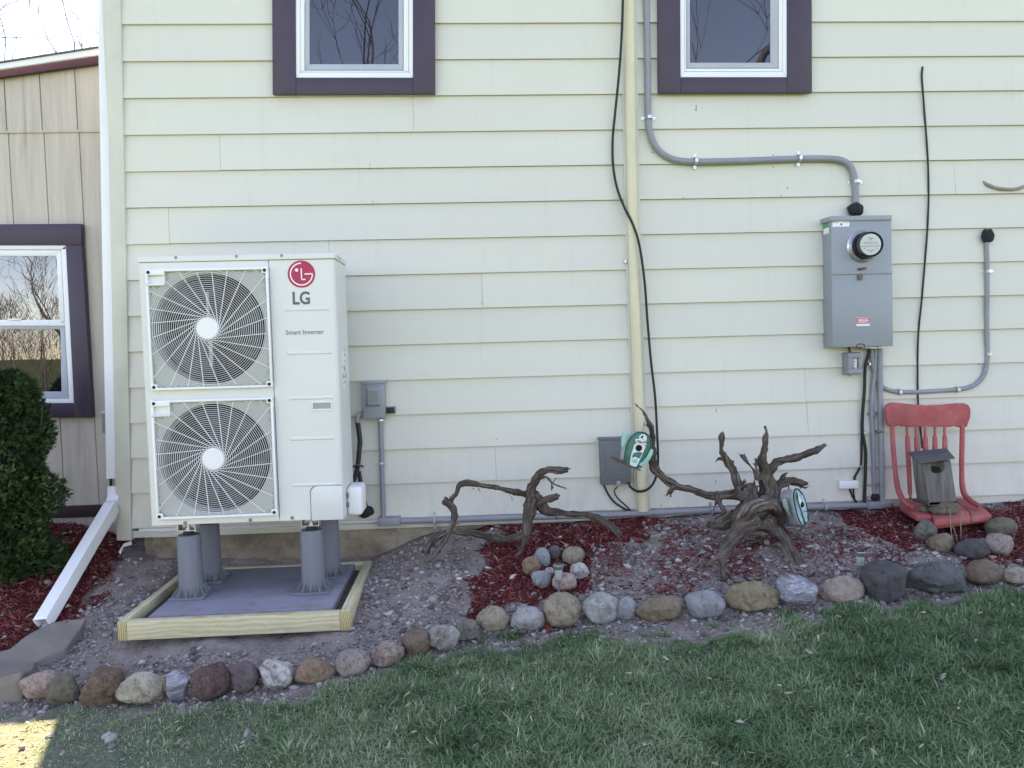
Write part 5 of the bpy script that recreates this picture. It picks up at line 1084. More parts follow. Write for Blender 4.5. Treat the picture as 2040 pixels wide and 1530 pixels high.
for k, (x0_, x1_, y0_, y1_, mt, an, lab) in enumerate([
    (1091, 1119, 1086, 1116, 'purple', .1, 'small smooth grey stone at the back of the light ring'), (1061, 1097, 1090, 1132, 'bluegrey', .3, 'grey speckled stone at back left of the light ring'),
    (1119, 1165, 1090, 1125, 'tan', .3, 'pale yellowish stone at the back right of the light ring'), (1040, 1078, 1107, 1150, 'redtan', .5, 'pinkish brown stone at left of the light ring'),
    (1136, 1175, 1119, 1155, 'white', .5, 'white stone at the right of the light ring'), (1084, 1104, 1130, 1148, 'white', .2, 'tiny white stone peeping between the grey ones'),
    (1058, 1099, 1136, 1172, 'bluegrey', .5, 'dark grey stone at front left of the light ring'), (1099, 1149, 1140, 1177, 'pink', .15, 'pinkish stone right behind the stake of the light')]):
    stone(x0_, x1_, y0_, y1_, mt, lab, GR, an, 40+k)
GC = 'stones ringed in front of the red chair'
for k, (x0_, x1_, y0_, y1_, mt, an, lab) in enumerate([
    (1961, 2026, 1029, 1071, 'greybrown', .1, 'smooth grey tan stone at the right of the chair'), (1822, 1867, 1035, 1082, 'mossgrey', .2, 'grey green stone at front left corner of red chair'),
    (1851, 1901, 1061, 1104, 'olive', .4, 'tan mottled stone between the grey green and dark ones'), (1958, 2016, 1062, 1110, 'granite', .4, 'pale lilac speckled stone at right of the dark one'),
    (1900, 1972, 1073, 1115, 'dark', .1, 'smooth dark grey oval stone in front of chair')]):
    stone(x0_, x1_, y0_, y1_, mt, lab, GC, an, 60+k)

# ---------------------------------------------------------------- driftwood
def bark_tube(m_, pts, rad, seed, n=14, twist=7.0, rough=1.0, broken=True):
    P = curve(pts, .008); R = np.interp(np.linspace(0, len(pts)-1, len(P)), range(len(pts)), rad); uvl = m_.bm.loops.layers.uv.verify()
    rings = []; up = None; s_acc = 0; S_ = []
    for i_, p in enumerate(P):
        t_ = (P[min(i_+1, len(P)-1)]-P[max(i_-1, 0)]).normalized()
        if up is None: up = t_.orthogonal().normalized()
        up = (up-t_*up.dot(t_)).normalized(); sd = t_.cross(up)
        if i_: s_acc += (p-P[i_-1]).length
        S_.append(s_acc); q_ = p+Vector((mn.noise(Vector((s_acc*14, seed, 0))), mn.noise(Vector((s_acc*14, seed, 5))), mn.noise(Vector((s_acc*14, seed, 9)))))*R[i_]*.35*rough
        ring = []
        for k_ in range(n):
            a_ = k_*2*math.pi/n; th = a_+twist*s_acc
            f_ = 1+.16*math.sin(2*th+seed)+.10*math.sin(5*th+seed*2)+.30*rough*mn.noise(Vector((math.cos(th)*1.6, math.sin(th)*1.6, s_acc*9+seed*5)))+.18*rough*mn.noise(Vector((math.cos(a_)*3.5, math.sin(a_)*3.5, s_acc*30+seed)))
            r_ = R[i_]*max(f_, .35); off = t_*0
            if broken and i_ >= len(P)-2: off = t_*(R[i_]*1.1*mn.noise(Vector((a_*1.7, seed, 3))))
            ring.append(m_.bm.verts.new(q_+off+(up*math.cos(a_)+sd*math.sin(a_))*r_))
        rings.append(ring)
    for i_, (a, b_) in enumerate(zip(rings, rings[1:])):
        for k_ in range(n):
            f = m_.bm.faces.new([a[k_], a[(k_+1) % n], b_[(k_+1) % n], b_[k_]])
            for lp_, (uu, vv) in zip(f.loops, ((k_, S_[i_]), (k_+1, S_[i_]), (k_+1, S_[i_+1]), (k_, S_[i_+1]))): lp_[uvl].uv = (uu/n*max(.4, min(1.5, R[i_]/.03))+seed, vv+seed)
    m_.bm.faces.new(rings[0][::-1]); m_.bm.faces.new(rings[-1])
def drift(name, label, paths, basepx, off=0, dsp=.7):
    m_ = MB()
    for k_, (pts, tw) in enumerate(paths):
        W = []; R = []
        for (a, b_, yy, rp) in pts: W.append(on(a, b_, yy)); R.append(rp*(.82 if rp < 15 else .74)*(yy-EYE[1])/FPX)
        bark_tube(m_, W, R, k_*1.37+off, n=30 if max(R) > .05 else 18 if max(R) > .02 else 10, twist=tw)
    rs = random.Random(int(off*10)+5)
    for k_, (pts, tw) in enumerate(paths):                     # snapped twigs and splinters
        for _ in range(max(1, len(pts)//3)):
            i_ = rs.randrange(len(pts)-1); f_ = rs.random(); a, b_ = pts[i_], pts[i_+1]; q_ = [a[j]+(b_[j]-a[j])*f_ for j in range(4)]
            if q_[3] > 22: continue
            an = rs.uniform(0, 6.283); L_ = rs.uniform(6, 17); rp = min(2.4, q_[3]*.3); W = [on(q_[0]+math.cos(an)*L_*t_, q_[1]+math.sin(an)*L_*t_+(rs.uniform(-2, 2) if t_ else 0), q_[2]-.02*t_) for t_ in (.1, .5, 1)]
            bark_tube(m_, W, [rp*.0028, rp*.002, rp*.0007], 9+_+k_, n=6, twist=2, broken=False)
        e_, p_ = pts[-1], pts[-2]; d_ = Vector((e_[0]-p_[0], e_[1]-p_[1])).normalized()
        for _ in range(2):                                     # split, splintered ends
            an = rs.uniform(-.35, .35); dd = Vector((d_.x*math.cos(an)-d_.y*math.sin(an), d_.x*math.sin(an)+d_.y*math.cos(an))); L_ = rs.uniform(5, 11); o_ = rs.uniform(-.45, .45)*e_[3]
            W = [on(e_[0]-d_.x*6-d_.y*o_+dd.x*L_*t_, e_[1]-d_.y*6+d_.x*o_+dd.y*L_*t_, e_[2]) for t_ in (0, .6, 1.5)]
            rr_ = e_[3]*.0026*.5; bark_tube(m_, W, [rr_, rr_*.8, rr_*.15], 3+_+k_, n=7, twist=2, broken=False)
    m_.bm.normal_update()
    for v in m_.bm.verts:
        c = v.co; d_ = .010*mn.fractal(c*16+Vector((off, 0, 0)), .9, 2.1, 4)+.006*abs(mn.noise(c*38))-.012*max(0, mn.noise(Vector((c.x*9, c.y*9, c.z*9+off)))-.25); v.co = c+v.normal*d_*min(1, dsp)
    return tag(m_.build(name, M_BARK, None, 60), label, 'driftwood')
yA = -.30
drift('driftwood', 'twisted vine like driftwood branch arching over the mulch, left of the light', [
    ([(1050, 1010, -.33, 13), (1056, 990, -.33, 14), (1062, 970, -.34, 12), (1069, 950, -.36, 10), (1081, 940, -.38, 8.5), (1098, 936, -.40, 7), (1115, 937, -.42, 6), (1131, 936, -.43, 5.5)], 7),
    ([(1040, 1085, -.36, 7), (1048, 1062, -.36, 10), (1052, 1040, -.35, 12), (1055, 1012, -.34, 14), (1058, 990, -.33, 13)], 6),
    ([(1056, 988, -.33, 9), (1040, 985, -.33, 7.5), (1020, 978, -.34, 6.5), (1000, 974, -.35, 6.5), (975, 970, -.36, 6), (950, 965, -.37, 6), (926, 963, -.38, 6), (914, 970, -.38, 6.2), (908, 984, -.38, 6), (899, 996, -.38, 6)], 9),
    ([(903, 1001, -.385, 6), (893, 1000, -.39, 7), (886, 1001, -.40, 7.2), (893, 1005, -.40, 6.5), (902, 1011, -.40, 6.5), (905, 1025, -.41, 6.5), (902, 1045, -.42, 6.5), (893, 1065, -.44, 6.5), (880, 1085, -.47, 7), (868, 1100, -.50, 7.5), (857, 1112, -.53, 8), (850, 1116, -.53, 7), (848, 1107, -.52, 5)], 8),
    ([(1050, 1066, -.36, 9), (1030, 1070, -.36, 10), (1005, 1074, -.35, 8.5), (975, 1070, -.35, 8), (945, 1063, -.36, 8), (915, 1059, -.37, 8), (890, 1058, -.37, 9), (870, 1070, -.39, 9), (855, 1085, -.43, 8), (848, 1100, -.47, 7)], 8),
    ([(1062, 985, -.32, 12), (1075, 1002, -.32, 13), (1090, 1018, -.33, 10), (1115, 1021, -.34, 8), (1145, 1023, -.37, 8), (1175, 1027, -.41, 8), (1200, 1038, -.45, 8), (1222, 1052, -.49, 7), (1238, 1066, -.52, 5)], 6),
    ([(1066, 1005, -.33, 9), (1080, 1000, -.36, 9), (1094, 994, -.40, 8), (1107, 989, -.44, 7)], 4),
    ([(1078, 952, -.38, 3.5), (1088, 949, -.40, 3), (1096, 958, -.42, 2.4), (1104, 965, -.43, 1.8), (1128, 973, -.45, 1.2)], 3), ([(1094, 953, -.41, 2), (1098, 962, -.43, 1.5), (1100, 968, -.43, 1)], 3),
    ([(1044, 1070, -.37, 4.5), (1042, 1085, -.40, 4), (1038, 1098, -.44, 3.5), (1031, 1108, -.47, 2.5)], 5), ([(952, 968, -.37, 2), (953, 978, -.37, 1)], 3), ([(1012, 978, -.34, 2), (1016, 988, -.35, 1)], 3)], (1050, 1085))
drift('driftwood_stump', 'large upturned driftwood root stump with spreading arms, holding two tin birdhouses', [
    ([(1508, 1050, -.44, 26), (1520, 1030, -.45, 30), (1530, 1005, -.46, 30), (1533, 985, -.45, 26), (1527, 960, -.43, 21), (1522, 938, -.42, 18), (1521, 915, -.42, 13), (1523, 895, -.42, 9), (1525, 875, -.42, 7), (1527, 856, -.42, 3)], 4),
    ([(1548, 1045, -.50, 14), (1549, 1022, -.52, 18), (1535, 1002, -.55, 17), (1512, 1003, -.57, 16), (1492, 1012, -.57, 18), (1474, 1032, -.55, 20), (1470, 1052, -.52, 14)], 6),
    ([(1470, 1040, -.46, 20), (1480, 1015, -.44, 22), (1487, 995, -.43, 18), (1494, 982, -.43, 12)], 5),
    ([(1490, 1040, -.50, 24), (1515, 1038, -.52, 24), (1545, 1030, -.50, 18)], 3),
    ([(1500, 985, -.44, 12), (1497, 975, -.45, 13), (1488, 972, -.46, 9), (1478, 974, -.46, 6)], 8), ([(1510, 1000, -.52, 9), (1503, 988, -.52, 8), (1497, 976, -.51, 7), (1492, 966, -.50, 4)], 8),
    ([(1528, 940, -.42, 14), (1540, 925, -.42, 12), (1556, 917, -.43, 10), (1575, 914, -.45, 9), (1595, 909, -.46, 9), (1615, 901, -.48, 9), (1632, 894, -.49, 8), (1645, 886, -.50, 4)], 5),
    ([(1494, 985, -.44, 16), (1482, 985, -.42, 14), (1465, 984, -.41, 10), (1445, 985, -.40, 9), (1420, 987, -.39, 8), (1398, 984, -.38, 8), (1375, 976, -.37, 8), (1352, 970, -.36, 8.5), (1338, 962, -.35, 9), (1320, 950, -.34, 8.5), (1305, 935, -.33, 8.5), (1299, 915, -.32, 8), (1299, 890, -.32, 7), (1299, 865, -.31, 6.5), (1295, 848, -.31, 6), (1285, 828, -.30, 5.5), (1276, 815, -.30, 4.5), (1267, 807, -.30, 2.5)], 7),
    ([(1344, 968, -.36, 6), (1338, 978, -.37, 5), (1336, 982, -.38, 4.5)], 2),
    ([(1486, 990, -.46, 14), (1475, 975, -.45, 11), (1468, 955, -.44, 10), (1461, 935, -.43, 9), (1450, 918, -.43, 8), (1442, 904, -.43, 6.5), (1437, 895, -.43, 5.5), (1438, 880, -.43, 5), (1438, 866, -.43, 4)], 5),
    ([(1441, 914, -.43, 4), (1432, 914, -.44, 3.5), (1428, 918, -.44, 2)], 2),
    ([(1513, 955, -.43, 9), (1503, 938, -.43, 7), (1492, 923, -.43, 6), (1482, 912, -.43, 5), (1477, 907, -.43, 3.5)], 4), ([(1512, 945, -.44, 6), (1506, 932, -.44, 5), (1504, 925, -.44, 4)], 3),
    ([(1535, 985, -.40, 14), (1548, 968, -.38, 12), (1562, 960, -.36, 11), (1580, 959, -.35, 11), (1596, 963, -.35, 9), (1609, 964, -.35, 3)], 4), ([(1557, 955, -.37, 4), (1562, 947, -.37, 2.5), (1566, 943, -.37, 1.5)], 2), ([(1590, 966, -.35, 5), (1600, 971, -.35, 3), (1605, 972, -.35, 1.5)], 2),
    ([(1500, 1035, -.55, 26), (1480, 1050, -.60, 22), (1462, 1070, -.65, 17), (1450, 1090, -.70, 14), (1436, 1108, -.75, 12), (1420, 1117, -.79, 9), (1403, 1126, -.82, 6)], 5),
    ([(1440, 1105, -.74, 9), (1438, 1122, -.77, 8.5), (1440, 1138, -.80, 8), (1443, 1160, -.83, 6.5)], 4),
    ([(1520, 1040, -.55, 26), (1545, 1058, -.58, 20), (1562, 1075, -.62, 14), (1576, 1095, -.66, 11), (1588, 1112, -.70, 9), (1597, 1132, -.73, 7)], 5), ([(1566, 1085, -.63, 12), (1574, 1110, -.68, 11), (1578, 1132, -.72, 10)], 3),
    ([(1490, 1015, -.46, 22), (1468, 1030, -.42, 18), (1445, 1045, -.38, 15), (1425, 1048, -.36, 12), (1412, 1047, -.35, 8)], 5),
    ([(1468, 984, -.42, 8), (1442, 990, -.43, 7), (1430, 995, -.45, 6), (1437, 1010, -.47, 4.5), (1443, 1022, -.48, 3.5), (1432, 1028, -.49, 2.5), (1424, 1034, -.5, 2)], 3), ([(1432, 993, -.45, 4), (1427, 1002, -.46, 3.5), (1424, 1009, -.46, 2)], 3),
    ([(1480, 1000, -.50, 14), (1492, 985, -.50, 14), (1502, 972, -.49, 9)], 4), ([(1470, 975, -.48, 5), (1479, 965, -.49, 3.5), (1483, 960, -.49, 2)], 3)], (1500, 1130), 3.3, 1.0)

# ---------------------------------------------------------------- tin birdhouses
def Z(px_, py_, ox, oy, s_): return (ox+px_/s_, oy+py_/s_)
def zpts(L, ox, oy, s_): return [Z(a, b_, ox, oy, s_) for a, b_ in L]
q1 = (1190, 800, 6.375)
b1 = thing('welcome_birdhouse', 'teal tin birdhouse with welcome banner hanging from the stump branch', 'birdhouse', on(1268, 935, -.40))
yf_, yk = -.45, -.335
front = zpts([(540, 388), (600, 398), (650, 430), (682, 490), (682, 570), (650, 660), (600, 760), (560, 830), (480, 835), (400, 815), (343, 785), (346, 700), (362, 600), (395, 510), (440, 440), (490, 400)], *q1)
back = [(a-9, b_-3) for a, b_ in front]
A = [on(a, b_, yf_) for a, b_ in front]; B_ = [on(a, b_, yk) for a, b_ in back]; cA = sum(A, Vector())/len(A); cB = sum(B_, Vector())/len(B_)
MB().loft(A, [p+(p-cA)*.001+Vector((0, .006, 0)) for p in A], .0015).build('front_plate', M_TEAL, b1)
m_ = MB(); rings = []
for j_ in range(13):                                          # corrugated drum
    f_ = j_/12; k_ = .975+(.02 if j_ % 2 else -.02)
    rings.append([m_.bm.verts.new((cA+(A[i_]-cA)*k_+Vector((0, .0065, 0))).lerp(cB+(B_[i_]-cB)*k_, f_)) for i_ in range(len(A))])
for a, b_ in zip(rings, rings[1:]):
    for i_ in range(len(a)): m_.bm.faces.new([a[i_], a[(i_+1) % len(a)], b_[(i_+1) % len(a)], b_[i_]])
m_.bm.faces.new(rings[-1]); m_.build('drum', M_TIN, b1, 20)
rim = MB(); rim.tube(A+[A[0]], .0045, 6); rim.build('rim', paint('dark teal rim', (.03, .10, .08), .5, .2, 30), b1)
MB().px(zpts([(470, 545), (515, 520), (600, 540), (612, 580), (575, 665), (540, 740), (500, 822), (470, 834), (412, 812), (420, 730), (440, 640)], *q1), yf_-.002, yf_-.0003).build('door_panel', M_TINW, b1, 0)
MB().px(zpts([(470, 650), (530, 640), (575, 650), (535, 725), (480, 700), (440, 720), (448, 670)], *q1), yf_-.0030, yf_-.0022).build('painted_patch', M_TEAL, b1, 0)
MB().px(zpts([(432, 735), (520, 730), (496, 790), (440, 775)], *q1), yf_-.0030, yf_-.0022).build('painted_patch', M_MINT, b1, 0)
MB().px(zpts([(485, 478), (560, 472), (638, 510), (622, 558), (555, 522), (487, 524)], *q1), yf_-.007, yf_-.003, .0008).build('banner', M_TINW, b1)
MB().px(zpts([(535, 440), (560, 415), (600, 415), (628, 445), (622, 500), (575, 470), (530, 470)], *q1), yf_-.0024, yf_-.0004).build('painted_bird', M_TINW, b1, 0)
MB().px(zpts([(548, 450), (575, 428), (588, 440), (582, 464), (550, 464)], *q1), yf_-.0030, yf_-.0026).build('bird_print', M_INK, b1, 0)
c_ = on(*Z(527, 590, *q1), yf_-.004); MB().lathe(c_, (0, -1, 0), [(.0175, 0), (.0175, .0012)], 24).build('entry_hole', M_BLACKH, b1, 0)
pb = on(*Z(497, 513, *q1), yf_-.0085); text('WELCOME', .0145, pb.x, yf_-.0076, pb.z, M_INK, b1, 'banner_lettering', sx=.92, rot=Matrix.Rotation(math.radians(10), 4, 'Y'), bold=.0003)
arm = lambda L, y0_, y1_: MB().px(zpts(L, *q1), y0_, y1_, .004).build('cactus_arm', M_MINT, b1)
arm([(352, 372), (400, 380), (404, 430), (385, 500), (360, 560), (330, 600), (308, 575), (305, 500), (320, 430)], yf_+.012, yf_+.028)
arm([(678, 600), (712, 612), (705, 670), (670, 740), (620, 795), (560, 830), (528, 800), (590, 760), (635, 690)], yf_-.006, yf_+.010)
m_ = MB(); A2 = [on(*Z(a, b_, *q1), yf_-.03) for a, b_ in ((258, 748), (555, 868), (555, 886), (262, 772))]; m_.loft(A2, [p+Vector((-.02, .10, .012)) for p in A2], .002); m_.build('perch_board', M_PERCH, b1)
MB().tube([on(*Z(578, 388, *q1), -.40), on(*Z(582, 330, *q1), -.36), on(*Z(605, 262, *q1), -.32), on(*Z(650, 230, *q1), -.30)], .0014, 6, .01).build('hanging_wire', M_RUST, b1)

q2 = (1520, 920, 10.2)
b2 = thing('tin_birdhouse', 'pale aqua birdhouse with corrugated tin sides on the right of the stump', 'birdhouse', on(1585, 1050, -.55))
yf_ = -.62; yk = -.52
front = zpts([(660, 545), (720, 560), (790, 640), (850, 770), (885, 900), (912, 1060), (920, 1210), (860, 1270), (800, 1300), (740, 1200), (690, 1060), (650, 900), (620, 760), (622, 640)], *q2)
back = zpts([(400, 570), (420, 572), (440, 600), (450, 700), (460, 850), (500, 1000), (530, 1180), (540, 1290), (490, 1318), (450, 1220), (400, 1080), (350, 930), (325, 800), (345, 640)], *q2)
A = [on(a, b_, yf_+.05*(p_/13 if False else (1 if a > 1600 else 0))) for p_, (a, b_) in enumerate(front)]; B_ = [on(a, b_, yk+.02) for a, b_ in back]
MB().loft(A, [p+Vector((-.008, .004, 0)) for p in A], .001).build('front_plate', M_AQUA, b2)
cA = sum(A, Vector())/len(A); cB = sum(B_, Vector())/len(B_); m_ = MB()
# corrugations run from front to back: ripple the ring itself
def dens(L, n): 
    P = [p for p in L]; out = []
    for i_ in range(len(P)):
        for j_ in range(n): out.append(P[i_].lerp(P[(i_+1) % len(P)], j_/n))
    return out
dA, dB = dens(A, 6), dens(B_, 6); rip = [1-.045*(1+math.sin(i_*2*math.pi/3.0)) for i_ in range(len(dA))]
RA = [cA+(p-cA)*r_*.985+Vector((-.009, .0045, 0)) for p, r_ in zip(dA, rip)]; RB = [cB+(p-cB)*r_ for p, r_ in zip(dB, rip)]
va = [m_.bm.verts.new(p) for p in RA]; vb = [m_.bm.verts.new(p) for p in RB]
for i_ in range(len(va)): m_.bm.faces.new([va[i_], va[(i_+1) % len(va)], vb[(i_+1) % len(va)], vb[i_]])
m_.bm.faces.new(vb); m_.build('drum', M_TIN, b2, 60)
rim = MB(); rim.tube(A+[A[0]], .004, 6); rim.build('rim', paint('black rim', (.02, .035, .035), .5, .2, 30), b2)
def onfront(L, d_, bev=0):
    nrm = (A[3]-A[9]).cross(A[0]-A[7]).normalized(); nrm = -nrm if nrm.dot(Vector(EYE)-cA) < 0 else nrm; out = []
    for a, b_ in L:
        dd = Vector(ray(*Z(a, b_, *q2))); t_ = (cA-Vector(EYE)).dot(nrm)/dd.dot(nrm); out.append(Vector(EYE)+dd*t_+nrm*d_)
    return out, nrm
L_, nr = onfront([(680, 590), (730, 600), (790, 700), (830, 800), (865, 960), (880, 1100), (895, 1180), (850, 1240), (800, 1060), (740, 900), (690, 740)], .004)
MB().loft(L_, [p-nr*.002 for p in L_]).build('door_panel', M_AQUA, b2, 0)
L_, nr = onfront([(690, 600), (735, 610), (780, 700), (830, 790), (835, 930), (780, 960), (730, 880), (700, 760)], .0062); MB().loft(L_, [p-nr*.0016 for p in L_]).build('white_panel', M_TINW, b2, 0)
L_, nr = onfront([(840, 1190), (905, 1160), (915, 1205), (850, 1255)], .0062); MB().loft(L_, [p-nr*.0016 for p in L_]).build('white_panel', M_TINW, b2, 0)
L_, nr = onfront([(775+34*math.cos(a_), 868+62*math.sin(a_)) for a_ in np.linspace(0, 2*math.pi, 21)[:-1]], .0085); MB().loft(L_, [p-nr*.0016 for p in L_]).build('entry_hole', M_BLACKH, b2, 0)
m_ = MB()
for seg_ in ([(695, 692), (770, 676)], [(805, 1005), (880, 1000)], [(745, 735), (780, 728)]):
    (a, b_), (c, d_) = seg_; L_, nr = onfront([(a, b_-7), (c, d_-7), (c, d_+7), (a, b_+7)], .0092); m_.loft(L_, [p-nr*.001 for p in L_])
L_, nr = onfront([(655, 610), (672, 640), (690, 780), (730, 920), (790, 1090), (850, 1250), (835, 1262), (770, 1100), (712, 930), (675, 790), (655, 660)], .0088); m_.loft(L_, [p-nr*.001 for p in L_])
m_.build('outline_print', M_INK, b2, 0)
MB().px(zpts([(392, 775), (420, 745), (470, 735), (500, 800), (530, 930), (560, 1100), (540, 1110), (470, 1000), (415, 900)], *q2), -.60, -.585, .003).build('cactus_arm', paint('bare tin green', (.32, .38, .36), .4, .2, 30, metal=.4, dirt=.3), b2)
A2 = [on(*Z(a, b_, *q2), -.60) for a, b_ in ((480, 1325), (800, 1315), (985, 1195), (988, 1210), (810, 1335), (482, 1345))]; MB().loft(A2, [p+Vector((0, .05, .0)) for p in A2], .001).build('perch_board', M_GREYWOOD, b2)

# ---------------------------------------------------------------- red chair
q3 = (1600, 680, 3.4)
ch = thing('red_chair', 'legless red painted wooden chair set against the siding', 'chair', on(1880, 1035, -.45))
SZ_ = .50
def seat(L, z1_, th, name='seat_board'):
    A = [onz(*Z(a, b_, *q3), z1_) for a, b_ in L]; MB().loft(A, [p-Vector((0, 0, th)) for p in A], .004).build(name, M_CHAIR, ch)
seat([(650, 1105), (690, 1065), (800, 1062), (870, 1185), (770, 1178)], SZ_, .034)
seat([(803, 1062), (1010, 1060), (1130, 1162), (1135, 1190), (890, 1212), (874, 1185)], SZ_, .034)
seat([(1013, 1060), (1110, 1062), (1165, 1080), (1275, 1170), (1138, 1188), (1132, 1160)], SZ_, .034)
seat([(760, 1170), (1090, 1150), (1270, 1190), (900, 1238)], SZ_-.037, .028, 'lower_board')
rail = zpts([(560, 460), (572, 432), (600, 418), (640, 416), (720, 425), (850, 436), (960, 430), (1050, 420), (1095, 420), (1125, 432), (1139, 462), (1134, 520), (1118, 560), (1112, 582), (1062, 584), (1035, 573), (1000, 580), (850, 578), (700, 580), (672, 574), (655, 564), (640, 574), (600, 578), (580, 570), (566, 520)], *q3)
ob = MB().px(rail, -.15, -.118, .007, 3).build('top_rail', M_CHAIR, ch)
def spin(L, ys, rs, name, n=14):
    P = [on(*Z(a, b_, *q3), y_) for (a, b_), y_ in zip(L, ys)]; MB().tube(P, [r_*4.4/FPX for r_ in rs], n, .015).build(name, M_CHAIR, ch)
spin([(603, 575), (606, 650), (612, 740), (620, 840), (630, 930), (645, 1010), (668, 1060), (700, 1100), (738, 1120)], [-.14, -.15, -.165, -.18, -.195, -.215, -.25, -.31, -.36], [4.6, 4.8, 4.8, 4.8, 4.6, 5.2, 5.5, 5.5, 4.5], 'upright')
spin([(1078, 578), (1077, 650), (1075, 740), (1074, 840), (1075, 930), (1080, 990), (1095, 1040), (1140, 1085), (1200, 1118)], [-.14, -.15, -.165, -.18, -.195, -.215, -.25, -.31, -.37], [4.6, 4.8, 4.8, 4.8, 4.6, 5.2, 5.6, 5.6, 4.5], 'upright')
for (x0_, x1_, yend) in ((703, 726, 1062), (764, 790, 1060), (826, 838, 1060), (892, 896, 1058), (958, 966, 1056)):
    L = []; R = []
    for f_, r_ in ((0, 2.8), (.12, 2.8), (.14, 4.6), (.3, 5.2), (.55, 4.8), (.85, 4.4), (.93, 4.2), (.95, 2.6), (1, 2.6)): L.append((x0_+(x1_-x0_)*f_, 582+(yend-582)*f_)); R.append(r_)
    P = [on(*Z(a, b_, *q3), -.135-.09*i_/8) for i_, (a, b_) in enumerate(L)]; MB().tube(P, [r_*4.4/FPX for r_ in R], 12).build('spindle', M_CHAIR, ch)
MB().cyl(on(*Z(707, 1107, *q3), -.36), (0, -1, 0), .008, .008, 10).build('peg', M_CHAIR, ch)
# grey wooden birdhouse on the seat
bh = thing('wooden_birdhouse', 'weathered grey wooden birdhouse leaning on the red chair', 'birdhouse', on(*Z(900, 1110, *q3), -.4))
fr_ = zpts([(808, 832), (1000, 808), (1020, 950), (1042, 1095), (856, 1112), (832, 980)], *q3); bk_ = zpts([(735, 780), (930, 768), (955, 900), (975, 1060), (772, 1085), (752, 940)], *q3)
A = [on(a, b_, -.46) for a, b_ in fr_]; B_ = [on(a, b_, -.31) for a, b_ in bk_]
cen = sum(A, Vector())/6
MB().loft(A, [p.lerp(q_, .11) for p, q_ in zip(A, B_)], .002).build('front_board', M_GREYWOOD, bh)
Ai = [cen+(p-cen)*.97 for p in A]; MB().loft([p.lerp(q_, .12) for p, q_ in zip(A, B_)], B_, .003).build('side_boards', M_GREYWOOD, bh)
R0 = [on(*Z(a, b_, *q3), -.50) for a, b_ in ((795, 822), (1028, 786), (1028, 796), (797, 832))]; R1 = [on(*Z(a, b_, *q3), -.28) for a, b_ in ((702, 748), (972, 722), (974, 738), (708, 762))]
MB().loft(R0, R1, .003).build('roof_board', M_GREYROOF, bh)
m_ = MB(); P2 = [on(*Z(a, b_, *q3), -.463) for a, b_ in ((868, 848), (905, 846), (930, 852), (932, 880), (920, 890), (900, 893), (878, 888), (868, 870))]; m_.loft(P2, [p+Vector((0, .002, 0)) for p in P2]); m_.build('entry_hole', M_BLACKH, bh, 0)
m_ = MB(); P2 = [on(*Z(a, b_, *q3), -.4622) for a, b_ in ((870, 818), (952, 812), (960, 850), (945, 885), (915, 896), (905, 850), (866, 846))]; m_.loft(P2, [p+Vector((0, .0012, 0)) for p in P2]); m_.build('worn_patch', paint('worn dark wood', (.09, .075, .062), .8, .3, 40, .3, 80), bh, 0)
m_ = MB(); m_.lathe(on(*Z(912, 952, *q3), -.4615), (0, -1, 0), [(.0035, 0), (.0035, .001)], 10); m_.build('peg_hole', M_BLACKH, bh, 0)
m_ = MB(); P2 = [on(*Z(a, b_, *q3), -.46) for a, b_ in ((835, 1092), (1040, 1082), (1042, 1100), (856, 1114))]; m_.loft(P2, [p+Vector((-.02, .12, .0)) for p in P2], .001); m_.build('floor_board', M_GREYROOF, bh)
stone(1850, 1912, 993, 1028, 'greybrown', 'dark grey stone lying on the chair seat before the birdhouse', 'stones on the red chair seat', .1, 70, at=onz(1880, 1020, SZ_+.01))
stone(1830, 1856, 1003, 1022, 'mossgrey', 'small grey green stone beside the birdhouse foot', 'stones on the red chair seat', .3, 71, at=onz(1843, 1018, SZ_+.005))

# ---------------------------------------------------------------- solar lights
def solar(cx_, top, bot, r_px, label):
    g_ = ong(cx_, bot); dep = g_.y; k = (dep-EYE[1])/FPX; r_ = r_px*k; zt = on(cx_, top, dep).z; X = on(cx_, (top+bot)/2, dep).x; hgt = zt-g_.z
    s_ = thing('solar_light', label, 'garden light', (X, dep, g_.z), 'solar stake lights in the bed')
    MB().lathe((X, dep, zt-.018), (0, 0, 1), [(r_*.80, -.006), (r_*.92, 0), (r_, .006), (r_, .016), (r_*.93, .018)], 28).build('cap', M_STEEL, s_)
    MB().lathe((X, dep, zt+.0002), (0, 0, 1), [(r_*.78, 0), (r_*.78, .0012)], 24).build('solar_panel', M_SOLAR, s_)
    MB().lathe((X, dep, zt-.024-hgt*.38), (0, 0, 1), [(r_*.55, 0), (r_*.66, .004), (r_*.76, hgt*.38)], 24).build('lamp_sleeve', M_LENS, s_)
    MB().lathe((X, dep, zt-.026-hgt*.46), (0, 0, 1), [(r_*.42, 0), (r_*.60, .004), (r_*.60, hgt*.075)], 20).build('collar', M_STEEL, s_)
    MB().cyl((X, dep, g_.z-.05), (0, 0, 1), r_*.30, zt-.026-hgt*.46-g_.z+.05, 14).build('stake', M_ELEC_D, s_)
solar(1113, 1124, 1181, 11, 'stainless solar stake light inside the ring of small stones')
solar(1714, 1098, 1148, 11, 'stainless solar stake light standing alone by the dark triangular stone')

